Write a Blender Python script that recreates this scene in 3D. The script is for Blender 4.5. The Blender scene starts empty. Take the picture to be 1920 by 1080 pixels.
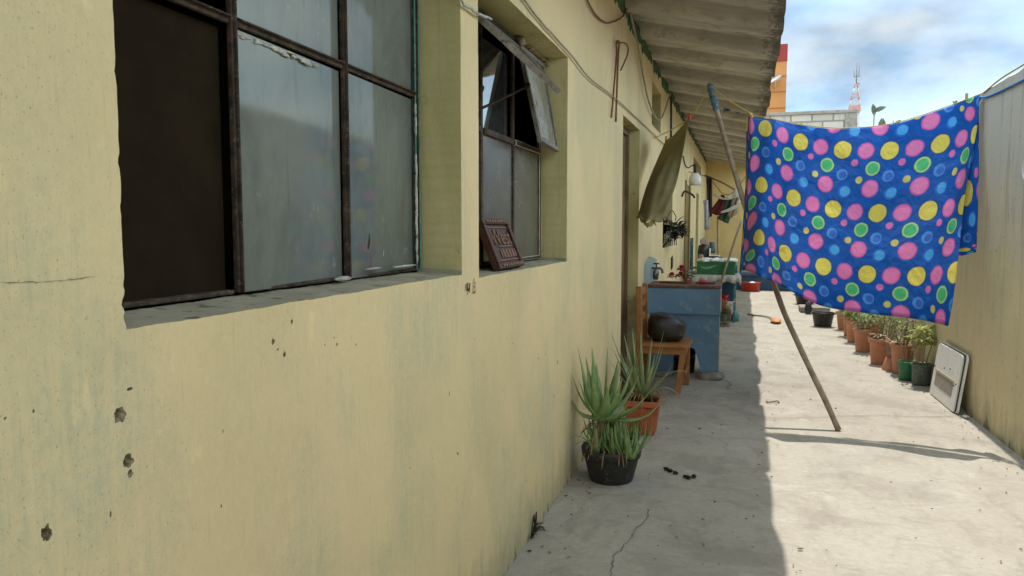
import bpy, bmesh, math, random
from mathutils import Vector, Matrix, noise as mnoise
R = math.radians
sc = bpy.context.scene
COL = sc.collection
random.seed(7)

# ------------------------------------------------------------------ camera
cam_d = bpy.data.cameras.new('camera')
cam_d.sensor_width = 36.0
cam_d.lens = 36.0 * 1400 / 1920
cam_d.clip_start = 0.02
cam_d.clip_end = 2000
cam = bpy.data.objects.new('camera', cam_d)
COL.objects.link(cam)
cam.location = (0.8874, 0.0, 1.4)
cam.rotation_euler = (R(90 - 4.574), 0, R(17.097))
sc.camera = cam

# ------------------------------------------------------------------ sky, sun, exposure
SUN_DIR = Vector((0.022, 0.53, 1.0)).normalized()
world = bpy.data.worlds.new('World')
sc.world = world
world.use_nodes = True
wn = world.node_tree
wn.nodes.clear()
w_out = wn.nodes.new('ShaderNodeOutputWorld')
w_bg = wn.nodes.new('ShaderNodeBackground')
w_bg.inputs['Strength'].default_value = 0.12
w_sky = wn.nodes.new('ShaderNodeTexSky')
w_sky.sky_type = 'NISHITA'
w_sky.sun_disc = False
w_sky.sun_elevation = math.asin(SUN_DIR.z)
w_sky.sun_rotation = math.atan2(SUN_DIR.x, SUN_DIR.y)
w_sky.air_density = 1.0
w_sky.dust_density = 0.3
w_sky.ozone_density = 2.5
w_tc = wn.nodes.new('ShaderNodeTexCoord')
w_map = wn.nodes.new('ShaderNodeMapping')
w_map.inputs['Scale'].default_value = (1.0, 1.0, 2.2)
w_map.inputs['Location'].default_value = (0.31, 0.12, 0.25)
w_n = wn.nodes.new('ShaderNodeTexNoise')
w_n.inputs['Scale'].default_value = 4.2
w_n.inputs['Detail'].default_value = 7
w_n.inputs['Roughness'].default_value = 0.52
w_r = wn.nodes.new('ShaderNodeValToRGB')
w_r.color_ramp.elements[0].position = 0.40
w_r.color_ramp.elements[0].color = (0.50, 0.50, 0.50, 1)
w_r.color_ramp.elements[1].position = 0.66
w_r.color_ramp.elements[1].color = (1, 1, 1, 1)
w_n2 = wn.nodes.new('ShaderNodeTexNoise')
w_n2.inputs['Scale'].default_value = 7.5
w_n2.inputs['Detail'].default_value = 6
w_r2 = wn.nodes.new('ShaderNodeValToRGB')
w_r2.color_ramp.elements[0].position = 0.38
w_r2.color_ramp.elements[0].color = (1.2, 1.8, 2.5, 1)
w_r2.color_ramp.elements[1].position = 0.62
w_r2.color_ramp.elements[1].color = (2.5, 2.85, 3.1, 1)
w_mix = wn.nodes.new('ShaderNodeMixRGB')
L = wn.links.new
L(w_tc.outputs['Generated'], w_map.inputs['Vector'])
L(w_map.outputs['Vector'], w_n.inputs['Vector'])
L(w_map.outputs['Vector'], w_n2.inputs['Vector'])
L(w_n.outputs['Fac'], w_r.inputs['Fac'])
L(w_n2.outputs['Fac'], w_r2.inputs['Fac'])
L(w_r.outputs['Color'], w_mix.inputs['Fac'])
L(w_sky.outputs['Color'], w_mix.inputs['Color1'])
L(w_r2.outputs['Color'], w_mix.inputs['Color2'])
# added fill: unseen bright clouds to the right, overhead and behind the camera
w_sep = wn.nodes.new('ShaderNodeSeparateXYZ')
w_fill_bank = wn.nodes.new('ShaderNodeMapRange')
w_fill_bank.interpolation_type = 'SMOOTHSTEP'
w_fill_bank.inputs['From Min'].default_value = 0.38
w_fill_bank.inputs['From Max'].default_value = 0.62
w_fill_bank.inputs['To Min'].default_value = 0.0
w_fill_bank.inputs['To Max'].default_value = 1.0
w_fill_col = wn.nodes.new('ShaderNodeMixRGB')
w_fill_col.blend_type = 'MULTIPLY'
w_fill_col.inputs['Fac'].default_value = 1.0
w_fill_col.inputs['Color2'].default_value = (4.1, 3.9, 3.6, 1)
w_mix2 = wn.nodes.new('ShaderNodeMixRGB')
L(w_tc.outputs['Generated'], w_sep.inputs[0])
L(w_sep.outputs['X'], w_fill_bank.inputs['Value'])
L(w_r2.outputs['Color'], w_fill_col.inputs['Color1'])
def w_ramp(src, a, b, hi):
    n = wn.nodes.new('ShaderNodeMapRange'); n.interpolation_type = 'SMOOTHSTEP'
    n.inputs['From Min'].default_value = a; n.inputs['From Max'].default_value = b
    n.inputs['To Min'].default_value = 0.0; n.inputs['To Max'].default_value = hi
    L(src, n.inputs['Value']); return n.outputs['Result']
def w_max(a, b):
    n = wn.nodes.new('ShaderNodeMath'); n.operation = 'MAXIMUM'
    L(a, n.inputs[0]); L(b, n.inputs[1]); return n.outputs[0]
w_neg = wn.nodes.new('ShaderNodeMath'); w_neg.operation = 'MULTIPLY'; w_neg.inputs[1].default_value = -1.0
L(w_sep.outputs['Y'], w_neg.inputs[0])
w_fac = w_max(w_fill_bank.outputs['Result'], w_max(w_ramp(w_neg.outputs[0], 0.05, 0.45, 0.9), w_ramp(w_sep.outputs['Z'], 0.80, 0.93, 0.6)))
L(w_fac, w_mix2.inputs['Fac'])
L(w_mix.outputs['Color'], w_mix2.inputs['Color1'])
L(w_fill_col.outputs['Color'], w_mix2.inputs['Color2'])
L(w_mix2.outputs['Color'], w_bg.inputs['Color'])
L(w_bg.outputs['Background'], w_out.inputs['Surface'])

sun_d = bpy.data.lights.new('sun', 'SUN')
sun_d.energy = 2.0
sun_d.angle = R(0.53)
sun_d.color = (1.0, 0.95, 0.87)
sun = bpy.data.objects.new('sun', sun_d)
COL.objects.link(sun)
sun.location = (0, 10, 30)
sun.rotation_euler = SUN_DIR.to_track_quat('Z', 'Y').to_euler()

sc.view_settings.view_transform = 'Standard'
sc.view_settings.look = 'None'
sc.view_settings.exposure = 1.23
sc.view_settings.gamma = 1.0
sc.render.engine = 'CYCLES'
sc.cycles.max_bounces = 10
sc.cycles.diffuse_bounces = 6
sc.cycles.caustics_reflective = False
sc.cycles.caustics_refractive = False

# ------------------------------------------------------------------ object helpers
def tag(o, label=None, cat=None, group=None, kind=None):
    if label: o['label'] = label
    if cat: o['category'] = cat
    if group: o['group'] = group
    if kind: o['kind'] = kind
    return o

def thing(name, loc, label, cat, group=None, rz=0.0):
    o = bpy.data.objects.new(name, None)
    COL.objects.link(o)
    o.location = loc
    o.rotation_euler = (0, 0, rz)
    o.empty_display_size = 0.05
    return tag(o, label, cat, group)

def obj(name, bm, mats, parent=None, smooth=False, world_space=True, label=None):
    """Link a bmesh as one mesh. Geometry is given in world space; if a parent is
    given it is moved into the parent's local frame."""
    bmesh.ops.recalc_face_normals(bm, faces=bm.faces)
    me = bpy.data.meshes.new(name)
    if parent is not None and world_space:
        root = parent
        M = Matrix.Identity(4)
        while root is not None:
            M = Matrix.Translation(root.location) @ root.rotation_euler.to_matrix().to_4x4() @ M
            root = root.parent
        bm.transform(M.inverted())
    bm.to_mesh(me)
    bm.free()
    if smooth:
        for p in me.polygons: p.use_smooth = True
    if not isinstance(mats, (list, tuple)): mats = [mats]
    for m in mats: me.materials.append(m)
    o = bpy.data.objects.new(name, me)
    COL.objects.link(o)
    if parent is not None: o.parent = parent
    if label: o['label'] = label
    return o

def copy_tree(o, parent=None):
    c = o.copy()
    COL.objects.link(c)
    if parent is not None: c.parent = parent
    for ch in [x for x in bpy.data.objects if x.parent == o]:
        copy_tree(ch, c)
    return c

def NB(): return bmesh.new()

def box(bm, x0, x1, y0, y1, z0, z1, bev=0.0, mi=0, M=None):
    r = bmesh.ops.create_cube(bm, size=1.0)
    vs = r['verts']
    for v in vs:
        v.co = Vector(((x0 + x1) / 2 + v.co.x * (x1 - x0), (y0 + y1) / 2 + v.co.y * (y1 - y0), (z0 + z1) / 2 + v.co.z * (z1 - z0)))
    fs = set(f for v in vs for f in v.link_faces)
    if bev > 0:
        es = list(set(e for v in vs for e in v.link_edges))
        g = bmesh.ops.bevel(bm, geom=es, offset=bev, segments=2, affect='EDGES', profile=0.5)
        fs = set(g['faces']) | set(f for f in fs if f.is_valid)
        vs = list(set(v for f in fs for v in f.verts))
    for f in fs: f.material_index = mi
    if M is not None:
        for v in vs: v.co = M @ v.co
    return list(fs)

def spline(pts, n):
    """Catmull-Rom through pts, n samples per span."""
    P = [Vector(p) for p in pts]
    out = []
    for i in range(len(P) - 1):
        p0 = P[i - 1] if i > 0 else P[i] * 2 - P[i + 1]
        p1, p2 = P[i], P[i + 1]
        p3 = P[i + 2] if i + 2 < len(P) else P[i + 1] * 2 - P[i]
        for k in range(n):
            t = k / n
            out.append(0.5 * ((2 * p1) + (-p0 + p2) * t + (2 * p0 - 5 * p1 + 4 * p2 - p3) * t * t + (-p0 + 3 * p1 - 3 * p2 + p3) * t ** 3))
    out.append(P[-1])
    return out

def tube(bm, pts, r, seg=8, mi=0, cap=True):
    P = [Vector(p) for p in pts]
    n = len(P)
    rad = r if isinstance(r, (list, tuple)) else [r] * n
    rings = []
    ref = None
    for i in range(n):
        d = (P[min(i + 1, n - 1)] - P[max(i - 1, 0)])
        if d.length < 1e-9: d = Vector((0, 0, 1))
        d.normalize()
        if ref is None:
            ref = d.orthogonal().normalized()
        ref = (ref - d * ref.dot(d))
        if ref.length < 1e-6: ref = d.orthogonal()
        ref.normalize()
        b = d.cross(ref)
        rings.append([bm.verts.new(P[i] + (ref * math.cos(2 * math.pi * k / seg) + b * math.sin(2 * math.pi * k / seg)) * rad[i]) for k in range(seg)])
    fs = []
    for i in range(n - 1):
        for k in range(seg):
            fs.append(bm.faces.new((rings[i][k], rings[i][(k + 1) % seg], rings[i + 1][(k + 1) % seg], rings[i + 1][k])))
    if cap:
        fs.append(bm.faces.new(rings[0][::-1])); fs.append(bm.faces.new(rings[-1]))
    for f in fs:
        f.material_index = mi; f.smooth = True
    return fs

def lathe(bm, prof, c=(0, 0, 0), seg=28, mi=0, sx=1.0, sy=1.0, smooth=True, wob=0.0):
    c = Vector(c)
    rings = []
    for (r, z) in prof:
        if r < 1e-5:
            rings.append([bm.verts.new(c + Vector((0, 0, z)))])
        else:
            rings.append([bm.verts.new(c + Vector((r * sx * math.cos(2 * math.pi * k / seg) * (1 + wob * math.sin(3 * k + z * 40)), r * sy * math.sin(2 * math.pi * k / seg), z))) for k in range(seg)])
    for a, b in zip(rings, rings[1:]):
        for k in range(seg):
            k2 = (k + 1) % seg
            if len(a) == 1 and len(b) == 1: continue
            if len(a) == 1: f = bm.faces.new((a[0], b[k2], b[k]))
            elif len(b) == 1: f = bm.faces.new((a[k], a[k2], b[0]))
            else: f = bm.faces.new((a[k], a[k2], b[k2], b[k]))
            f.material_index = mi; f.smooth = smooth

def patch(ctrl, nu, nv):
    """Bicubic interpolation of a control grid (rows of points)."""
    rows = [spline(r, nu) for r in ctrl]
    cols = []
    for j in range(len(rows[0])):
        cols.append(spline([r[j] for r in rows], nv))
    return [[cols[j][i] for j in range(len(cols))] for i in range(len(cols[0]))]

def sheet(bm, grid, uv=None, mi=0, thick=0.003):
    """A cloth of real thickness from a grid of points."""
    h, w = len(grid), len(grid[0])
    nrm = [[None] * w for _ in range(h)]
    for i in range(h):
        for j in range(w):
            du = grid[i][min(j + 1, w - 1)] - grid[i][max(j - 1, 0)]
            dv = grid[min(i + 1, h - 1)][j] - grid[max(i - 1, 0)][j]
            n = du.cross(dv)
            nrm[i][j] = n.normalized() if n.length > 1e-12 else Vector((0, 1, 0))
    A = [[bm.verts.new(grid[i][j] + nrm[i][j] * thick / 2) for j in range(w)] for i in range(h)]
    B = [[bm.verts.new(grid[i][j] - nrm[i][j] * thick / 2) for j in range(w)] for i in range(h)]
    lay = bm.loops.layers.uv.verify() if uv else None
    idx = {}
    for i in range(h):
        for j in range(w):
            idx[A[i][j]] = (i, j); idx[B[i][j]] = (i, j)
    fs = []
    for i in range(h - 1):
        for j in range(w - 1):
            fs.append(bm.faces.new((A[i][j], A[i][j + 1], A[i + 1][j + 1], A[i + 1][j])))
            fs.append(bm.faces.new((B[i][j], B[i + 1][j], B[i + 1][j + 1], B[i][j + 1])))
    for j in range(w - 1):
        fs.append(bm.faces.new((A[0][j], B[0][j], B[0][j + 1], A[0][j + 1])))
        fs.append(bm.faces.new((A[h - 1][j], A[h - 1][j + 1], B[h - 1][j + 1], B[h - 1][j])))
    for i in range(h - 1):
        fs.append(bm.faces.new((A[i][0], A[i + 1][0], B[i + 1][0], B[i][0])))
        fs.append(bm.faces.new((A[i][w - 1], B[i][w - 1], B[i + 1][w - 1], A[i + 1][w - 1])))
    for f in fs:
        f.material_index = mi; f.smooth = True
        if uv:
            for lp in f.loops:
                i, j = idx[lp.vert]
                lp[lay].uv = uv[i][j]
    return fs

def strip(bm, pts, widths, n, mi=0):
    """Flat ribbon along pts in the plane with normal n."""
    P = [Vector(p) for p in pts]; n = Vector(n)
    L_, R_ = [], []
    for i, p in enumerate(P):
        d = (P[min(i + 1, len(P) - 1)] - P[max(i - 1, 0)]).normalized()
        s = d.cross(n).normalized() * widths[i] / 2
        L_.append(bm.verts.new(p + s)); R_.append(bm.verts.new(p - s))
    for i in range(len(P) - 1):
        f = bm.faces.new((L_[i], R_[i], R_[i + 1], L_[i + 1])); f.material_index = mi

# ------------------------------------------------------------------ material helpers
class Mat:
    def __init__(s, name, rough=0.8, spec=0.3):
        s.m = bpy.data.materials.new(name)
        s.m.use_nodes = True
        s.t = s.m.node_tree
        s.p = s.t.nodes['Principled BSDF']
        s.p.inputs['Roughness'].default_value = rough
        s.p.inputs['Specular IOR Level'].default_value = spec
        tc = s.t.nodes.new('ShaderNodeTexCoord')
        s.co = tc.outputs['Object']
        s.gen = tc.outputs['UV']
    def link(s, a, b): s.t.links.new(a, b)
    def mapped(s, scale, loc=(0, 0, 0), src=None):
        n = s.t.nodes.new('ShaderNodeMapping')
        n.inputs['Scale'].default_value = scale
        n.inputs['Location'].default_value = loc
        s.link(src or s.co, n.inputs['Vector'])
        return n.outputs['Vector']
    def noise(s, scale=(1, 1, 1), k=1.0, detail=5, rough=0.55, loc=(0, 0, 0), dist=0.0):
        n = s.t.nodes.new('ShaderNodeTexNoise')
        n.inputs['Scale'].default_value = k
        n.inputs['Detail'].default_value = detail
        n.inputs['Roughness'].default_value = rough
        n.inputs['Distortion'].default_value = dist
        s.link(s.mapped(scale, loc), n.inputs['Vector'])
        return n.outputs['Fac']
    def ramp(s, fac, a, b, va=0.0, vb=1.0):
        n = s.t.nodes.new('ShaderNodeMapRange')
        n.inputs['From Min'].default_value = a
        n.inputs['From Max'].default_value = b
        n.inputs['To Min'].default_value = va
        n.inputs['To Max'].default_value = vb
        n.interpolation_type = 'SMOOTHSTEP'
        s.link(fac, n.inputs['Value'])
        return n.outputs['Result']
    def math(s, op, a, b=None, c=None):
        n = s.t.nodes.new('ShaderNodeMath'); n.operation = op
        for i, v in enumerate((a, b, c)):
            if v is None: continue
            if isinstance(v, (int, float)): n.inputs[i].default_value = v
            else: s.link(v, n.inputs[i])
        return n.outputs[0]
    def vmath(s, op, a, b=None):
        n = s.t.nodes.new('ShaderNodeVectorMath'); n.operation = op
        for i, v in enumerate((a, b)):
            if v is None: continue
            if isinstance(v, tuple): n.inputs[i].default_value = v
            else: s.link(v, n.inputs[i])
        return n.outputs['Value'] if op in ('LENGTH', 'DISTANCE') else n.outputs[0]
    def sep(s, v=None):
        n = s.t.nodes.new('ShaderNodeSeparateXYZ')
        s.link(v or s.co, n.inputs[0]); return n.outputs
    def mix(s, fac, a, b, mode='MIX'):
        n = s.t.nodes.new('ShaderNodeMixRGB'); n.blend_type = mode
        for k, v in (('Fac', fac), ('Color1', a), ('Color2', b)):
            if isinstance(v, (int, float)): n.inputs[k].default_value = v
            elif isinstance(v, tuple): n.inputs[k].default_value = (*v, 1)
            else: s.link(v, n.inputs[k])
        return n.outputs['Color']
    def color(s, c):
        if isinstance(c, tuple): s.p.inputs['Base Color'].default_value = (*c, 1)
        else: s.link(c, s.p.inputs['Base Color'])
    def bump(s, h, strength=0.3, dist=0.01):
        n = s.t.nodes.new('ShaderNodeBump')
        n.inputs['Strength'].default_value = strength
        n.inputs['Distance'].default_value = dist
        s.link(h, n.inputs['Height'])
        s.link(n.outputs['Normal'], s.p.inputs['Normal'])

def simple(name, c, c2=None, k=12.0, rough=0.7, spec=0.3, bump=0.15, metal=0.0, wear=None, transl=0.0):
    """Base colour with uneven tone, grain and optional worn spots."""
    m = Mat(name, rough, spec)
    c2 = c2 or tuple(x * 0.72 for x in c)
    n = m.noise(k=k, detail=6, rough=0.6)
    col = m.mix(m.ramp(n, 0.3, 0.7), c2, c)
    if wear:
        w = m.noise(k=k * 2.3, detail=7, rough=0.65, loc=(3, 1, 2))
        col = m.mix(m.ramp(w, 0.56, 0.64), col, wear)
    m.color(col)
    m.p.inputs['Metallic'].default_value = metal
    if bump:
        m.bump(m.noise(k=k * 6, detail=4), bump, 0.004)
    if transl:
        tr = m.t.nodes.new('ShaderNodeBsdfTranslucent')
        m.link(col, tr.inputs['Color'])
        mx = m.t.nodes.new('ShaderNodeMixShader')
        mx.inputs[0].default_value = transl
        out = m.t.nodes['Material Output']
        m.link(m.p.outputs[0], mx.inputs[1]); m.link(tr.outputs[0], mx.inputs[2])
        m.link(mx.outputs[0], out.inputs['Surface'])
    return m.m

def paint_wall(name, base, warm, algae, grey_top=None, seed=0.0, damp=True, fine=0.13, bmp=0.45):
    m = Mat(name, 0.85, 0.2)
    z = m.sep()[2]
    big = m.noise((1, 0.9, 0.7), 1.3, 5, 0.55, (seed, 0, 0))
    col = m.mix(m.ramp(big, 0.35, 0.68), base, warm)
    # long vertical brush and rain streaks
    st = m.noise((1, 26, 1.1), 2.2, 5, 0.6, (seed + 4, 0, 0))
    st2 = m.noise((1, 90, 5), 1.7, 4, 0.6, (seed + 9, 0, 0))
    a1 = m.noise((1, 1.2, 0.8), 1.9, 7, 0.6, (seed + 2.7, 0.5, 0.4), 0.3)
    gr = m.noise((1, 1.0, 0.75), 46.0, 6, 0.75, (seed, 2, 1))
    fac = m.math('MULTIPLY', m.ramp(a1, 0.43, 0.66), m.ramp(st, 0.30, 0.65, 0.45, 0.95))
    fac = m.math('MULTIPLY', fac, m.ramp(gr, 0.36, 0.60, 0.35, 1.0))
    col = m.mix(m.math('MULTIPLY', fac, 0.85), col, algae)
    a2 = m.noise((1, 1.0, 0.9), 0.85, 6, 0.6, (seed + 7.3, 0.2, 1.4), 0.2)
    col = m.mix(m.math('MULTIPLY', m.ramp(a2, 0.47, 0.66), m.ramp(gr, 0.30, 0.62, 0.25, 0.75)), col, tuple(x * 0.86 for x in base))
    col = m.mix(m.ramp(gr, 0.44, 0.30, 0.0, 0.30), col, tuple(x * 0.62 for x in base))
    col = m.mix(m.ramp(gr, 0.60, 0.72, 0.0, 0.30), col, tuple(min(1, x * 1.18) for x in base))
    col = m.mix(m.ramp(st2, 0.42, 0.30, 0.0, fine), col, tuple(x * 0.6 for x in algae))
    # light scuffs
    sc1 = m.noise((1, 3, 1.2), 6.0, 6, 0.65, (seed + 6, 0, 2))
    col = m.mix(m.ramp(sc1, 0.60, 0.72, 0, 0.35), col, tuple(min(1, x * 1.25) for x in base))
    # pepper of dark specks gathered in patches
    sp = m.noise((1, 1.6, 1), 130.0, 2, 0.6)
    spm = m.ramp(a1, 0.40, 0.62)
    col = m.mix(m.math('MULTIPLY', m.ramp(sp, 0.62, 0.70), m.math('ADD', m.math('MULTIPLY', spm, 0.40), 0.05)), col, (0.22, 0.20, 0.13))
    sp2 = m.noise((1, 1.0, 0.55), 24.0, 3, 0.5, (seed + 3, 1, 0))
    col = m.mix(m.ramp(sp2, 0.735, 0.755, 0, 0.8), col, (0.09, 0.07, 0.04))
    if grey_top:
        e = m.math('ADD', z, m.math('MULTIPLY', m.math('SUBTRACT', a1, 0.5), 2.2))
        col = m.mix(m.ramp(e, 1.0, 2.1, 0, 0.92), col, grey_top)
        ds = m.noise((1, 6.5, 0.6), 1.6, 7, 0.7, (seed + 1, 0, 5), 0.4)
        up = m.ramp(z, 0.5, 2.2, 0.12, 0.65)
        col = m.mix(m.math('MULTIPLY', m.ramp(ds, 0.50, 0.68), up), col, (0.20, 0.19, 0.165))
        ds2 = m.noise((1, 5, 4), 7.0, 5, 0.7, (seed + 8, 0, 5))
        col = m.mix(m.ramp(ds2, 0.60, 0.70, 0, 0.5), col, (0.07, 0.065, 0.05))
    if damp:
        dn = m.noise((1, 3.5, 1.2), 3.5, 6, 0.65, (seed, 3, 0))
        low = m.math('SUBTRACT', m.math('MULTIPLY', dn, 0.62), z)
        col = m.mix(m.ramp(low, 0.04, 0.32, 0, 0.55), col, (0.28, 0.29, 0.19))
        col = m.mix(m.ramp(low, 0.29, 0.36, 0, 0.7), col, (0.10, 0.10, 0.065))
    m.color(col)
    h = m.math('ADD', m.math('MULTIPLY', st2, 0.5 if fine > 0.1 else 0.08), m.math('MULTIPLY', gr, 1.5))
    h = m.math('ADD', h, m.math('MULTIPLY', m.noise(k=6, detail=3), 2.2))
    h = m.math('ADD', h, m.math('MULTIPLY', m.noise(k=2.2, detail=2), 5.0))
    m.bump(h, bmp, 0.006)
    return m.m

def glass_dirty(name, dust, rough=0.16, gloss=0.4, seed=0.0, dirt=(0.05, 0.05, 0.04), fk=1.2):
    """Old window glass under a film of dust: opaque film plus a soft reflection."""
    m = Mat(name, rough, 0.5)
    n = m.noise((1, 1.5, 1), 2.6, 7, 0.65, (seed, 0, 0), 0.4)
    n2 = m.noise((1, 8, 0.8), 4.0, 6, 0.7, (seed + 2, 0, 0))
    col = m.mix(m.ramp(n, 0.3, 0.7), tuple(x * 0.6 for x in dust), dust)
    col = m.mix(m.ramp(n2, 0.56, 0.72, 0, 0.5), col, dirt)
    n3 = m.noise(k=16, detail=6, rough=0.7, loc=(seed + 5, 0, 0))
    col = m.mix(m.ramp(n3, 0.62, 0.74, 0, 0.5), col, tuple(min(1, x * 1.9) for x in dust))
    m.color(col)
    m.p.inputs['Roughness'].default_value = 0.9
    gl = m.t.nodes.new('ShaderNodeBsdfGlossy')
    gl.inputs['Color'].default_value = (0.8, 0.8, 0.74, 1)
    m.link(m.ramp(n, 0.3, 0.75, rough * 0.7, rough * 1.6), gl.inputs['Roughness'])
    fr = m.t.nodes.new('ShaderNodeFresnel'); fr.inputs['IOR'].default_value = 1.5
    mx = m.t.nodes.new('ShaderNodeMixShader')
    m.link(m.math('MULTIPLY_ADD', fr.outputs[0], fk, gloss), mx.inputs[0])
    m.link(m.p.outputs[0], mx.inputs[1]); m.link(gl.outputs[0], mx.inputs[2])
    m.link(mx.outputs[0], m.t.nodes['Material Output'].inputs['Surface'])
    return m.m

# --- the palette
M_WALL = paint_wall('yellow wall paint', (0.735, 0.60, 0.335), (0.765, 0.605, 0.35), (0.50, 0.48, 0.315))
M_RWALL = paint_wall('weathered boundary render', (0.72, 0.64, 0.40), (0.76, 0.66, 0.43), (0.53, 0.49, 0.34), grey_top=(0.62, 0.595, 0.49), seed=5.0, fine=0.05, bmp=0.35)
M_END = paint_wall('end wall paint', (0.68, 0.52, 0.22), (0.72, 0.55, 0.25), (0.48, 0.40, 0.2), seed=11.0)

def reveal_mat():
    m = Mat('olive reveal paint', 0.85, 0.2)
    n = m.noise((1, 1, 0.5), 3.0, 6, 0.6, (0.4, 0.9, 0.7), 1.0)
    col = m.mix(m.ramp(n, 0.3, 0.7), (0.48, 0.42, 0.19), (0.60, 0.53, 0.27))
    s = m.noise((16, 16, 1.3), 1.5, 6, 0.7, (0.3, 0.7, 0.2), 1.5)
    col = m.mix(m.ramp(s, 0.5, 0.75, 0, 0.35), col, (0.25, 0.235, 0.11))
    d = m.noise(k=7, detail=7, rough=0.7, loc=(2, 2, 2))
    col = m.mix(m.ramp(d, 0.58, 0.70, 0, 0.6), col, (0.15, 0.15, 0.07))
    m.color(col)
    m.bump(m.math('ADD', m.math('MULTIPLY', s, 0.4), m.noise(k=47, detail=5, dist=1.2, loc=(.3, .6, .1))), 0.3, 0.006)
    return m.m
M_REVEAL = reveal_mat()
M_MORTAR = simple('bare mortar', (0.44, 0.37, 0.22), (0.20, 0.165, 0.10), 75, 0.95, 0.1, 0.5)
M_SILL = simple('dusty cement sill', (0.42, 0.38, 0.28), (0.31, 0.285, 0.21), 9, 0.9, 0.1, 0.3, wear=(0.16, 0.15, 0.11))

def floor_mat():
    m = Mat('trowelled concrete', 0.85, 0.25)
    a = m.noise((1, 1, 1), 0.9, 6, 0.6)
    b = m.noise((2.2, 1, 1), 3.0, 7, 0.65, (4, 1, 0), 0.6)
    c = m.noise((1, 1, 1), 28, 6, 0.7)
    d = m.noise((1, 3.0, 1), 6.0, 6, 0.65, (1, 7, 0), 1.0)
    col = m.mix(m.ramp(a, 0.3, 0.7), (0.375, 0.335, 0.275), (0.44, 0.40, 0.335))
    col = m.mix(m.ramp(b, 0.50, 0.70, 0, 0.65), col, (0.31, 0.28, 0.23))
    col = m.mix(m.ramp(d, 0.56, 0.70, 0, 0.55), col, (0.50, 0.46, 0.385))
    col = m.mix(m.ramp(d, 0.42, 0.30, 0, 0.5), col, (0.30, 0.275, 0.235))
    col = m.mix(m.ramp(c, 0.35, 0.65, 0.0, 0.28), col, (0.26, 0.24, 0.205))
    # slightly darker band along the house side
    x = m.sep()[0]
    e = m.math('ADD', x, m.math('MULTIPLY', m.math('SUBTRACT', b, 0.5), 1.2))
    col = m.mix(m.ramp(e, 1.15, 0.3, 0, 0.2), col, (0.30, 0.27, 0.23))
    st = m.noise((1.1, 1.0, 1), 2.1, 7, 0.7, (8, 2, 0), 0.8)
    col = m.mix(m.math('MULTIPLY', m.ramp(st, 0.52, 0.64), m.ramp(x, 1.6, 0.6, 0.25, 0.6)), col, (0.26, 0.23, 0.19))
    col = m.mix(m.math('MULTIPLY', m.ramp(st, 0.42, 0.33), 0.5), col, (0.50, 0.47, 0.41))
    sp = m.noise(k=85, detail=2, loc=(3, 3, 0))
    col = m.mix(m.ramp(sp, 0.68, 0.74, 0, 0.7), col, (0.14, 0.12, 0.10))
    gg = m.noise(k=42, detail=7, rough=0.78, loc=(2, 5, 0))
    col = m.mix(m.ramp(gg, 0.46, 0.30, 0, 0.40), col, (0.20, 0.175, 0.145))
    col = m.mix(m.ramp(gg, 0.56, 0.72, 0, 0.40), col, (0.53, 0.49, 0.42))
    bl = m.noise((1, 1.6, 1), 1.5, 7, 0.66, (9, 4, 0), 0.5)
    col = m.mix(m.ramp(bl, 0.52, 0.62, 0, 0.38), col, (0.25, 0.22, 0.18))
    # a few wandering hairline cracks
    v = m.t.nodes.new('ShaderNodeTexVoronoi'); v.feature = 'DISTANCE_TO_EDGE'
    v.inputs['Scale'].default_value = 0.55
    nz = m.t.nodes.new('ShaderNodeTexNoise'); nz.inputs['Scale'].default_value = 2.5; nz.inputs['Detail'].default_value = 8
    m.link(m.co, nz.inputs['Vector'])
    off = m.vmath('MULTIPLY', nz.outputs['Color'], (0.6, 0.6, 0.0))
    m.link(m.vmath('ADD', m.co, off), v.inputs['Vector'])
    ck = m.math('MULTIPLY', m.ramp(v.outputs['Distance'], 0.006, 0.0015), m.ramp(a, 0.56, 0.64))
    col = m.mix(m.math('MULTIPLY', ck, 0.3), col, (0.14, 0.12, 0.10))
    m.color(col)
    h = m.math('ADD', m.math('MULTIPLY', c, 0.8), m.math('MULTIPLY', d, 1.6))
    h = m.math('SUBTRACT', h, m.math('MULTIPLY', ck, 0.5))
    m.bump(h, 0.32, 0.008)
    m.link(m.ramp(b, 0.3, 0.7, 0.62, 0.92), m.p.inputs['Roughness'])
    return m.m
M_FLOOR = floor_mat()
M_CRACK = simple('crack dirt', (0.17, 0.145, 0.12), None, 40, 0.95, 0.1, 0)

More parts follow.
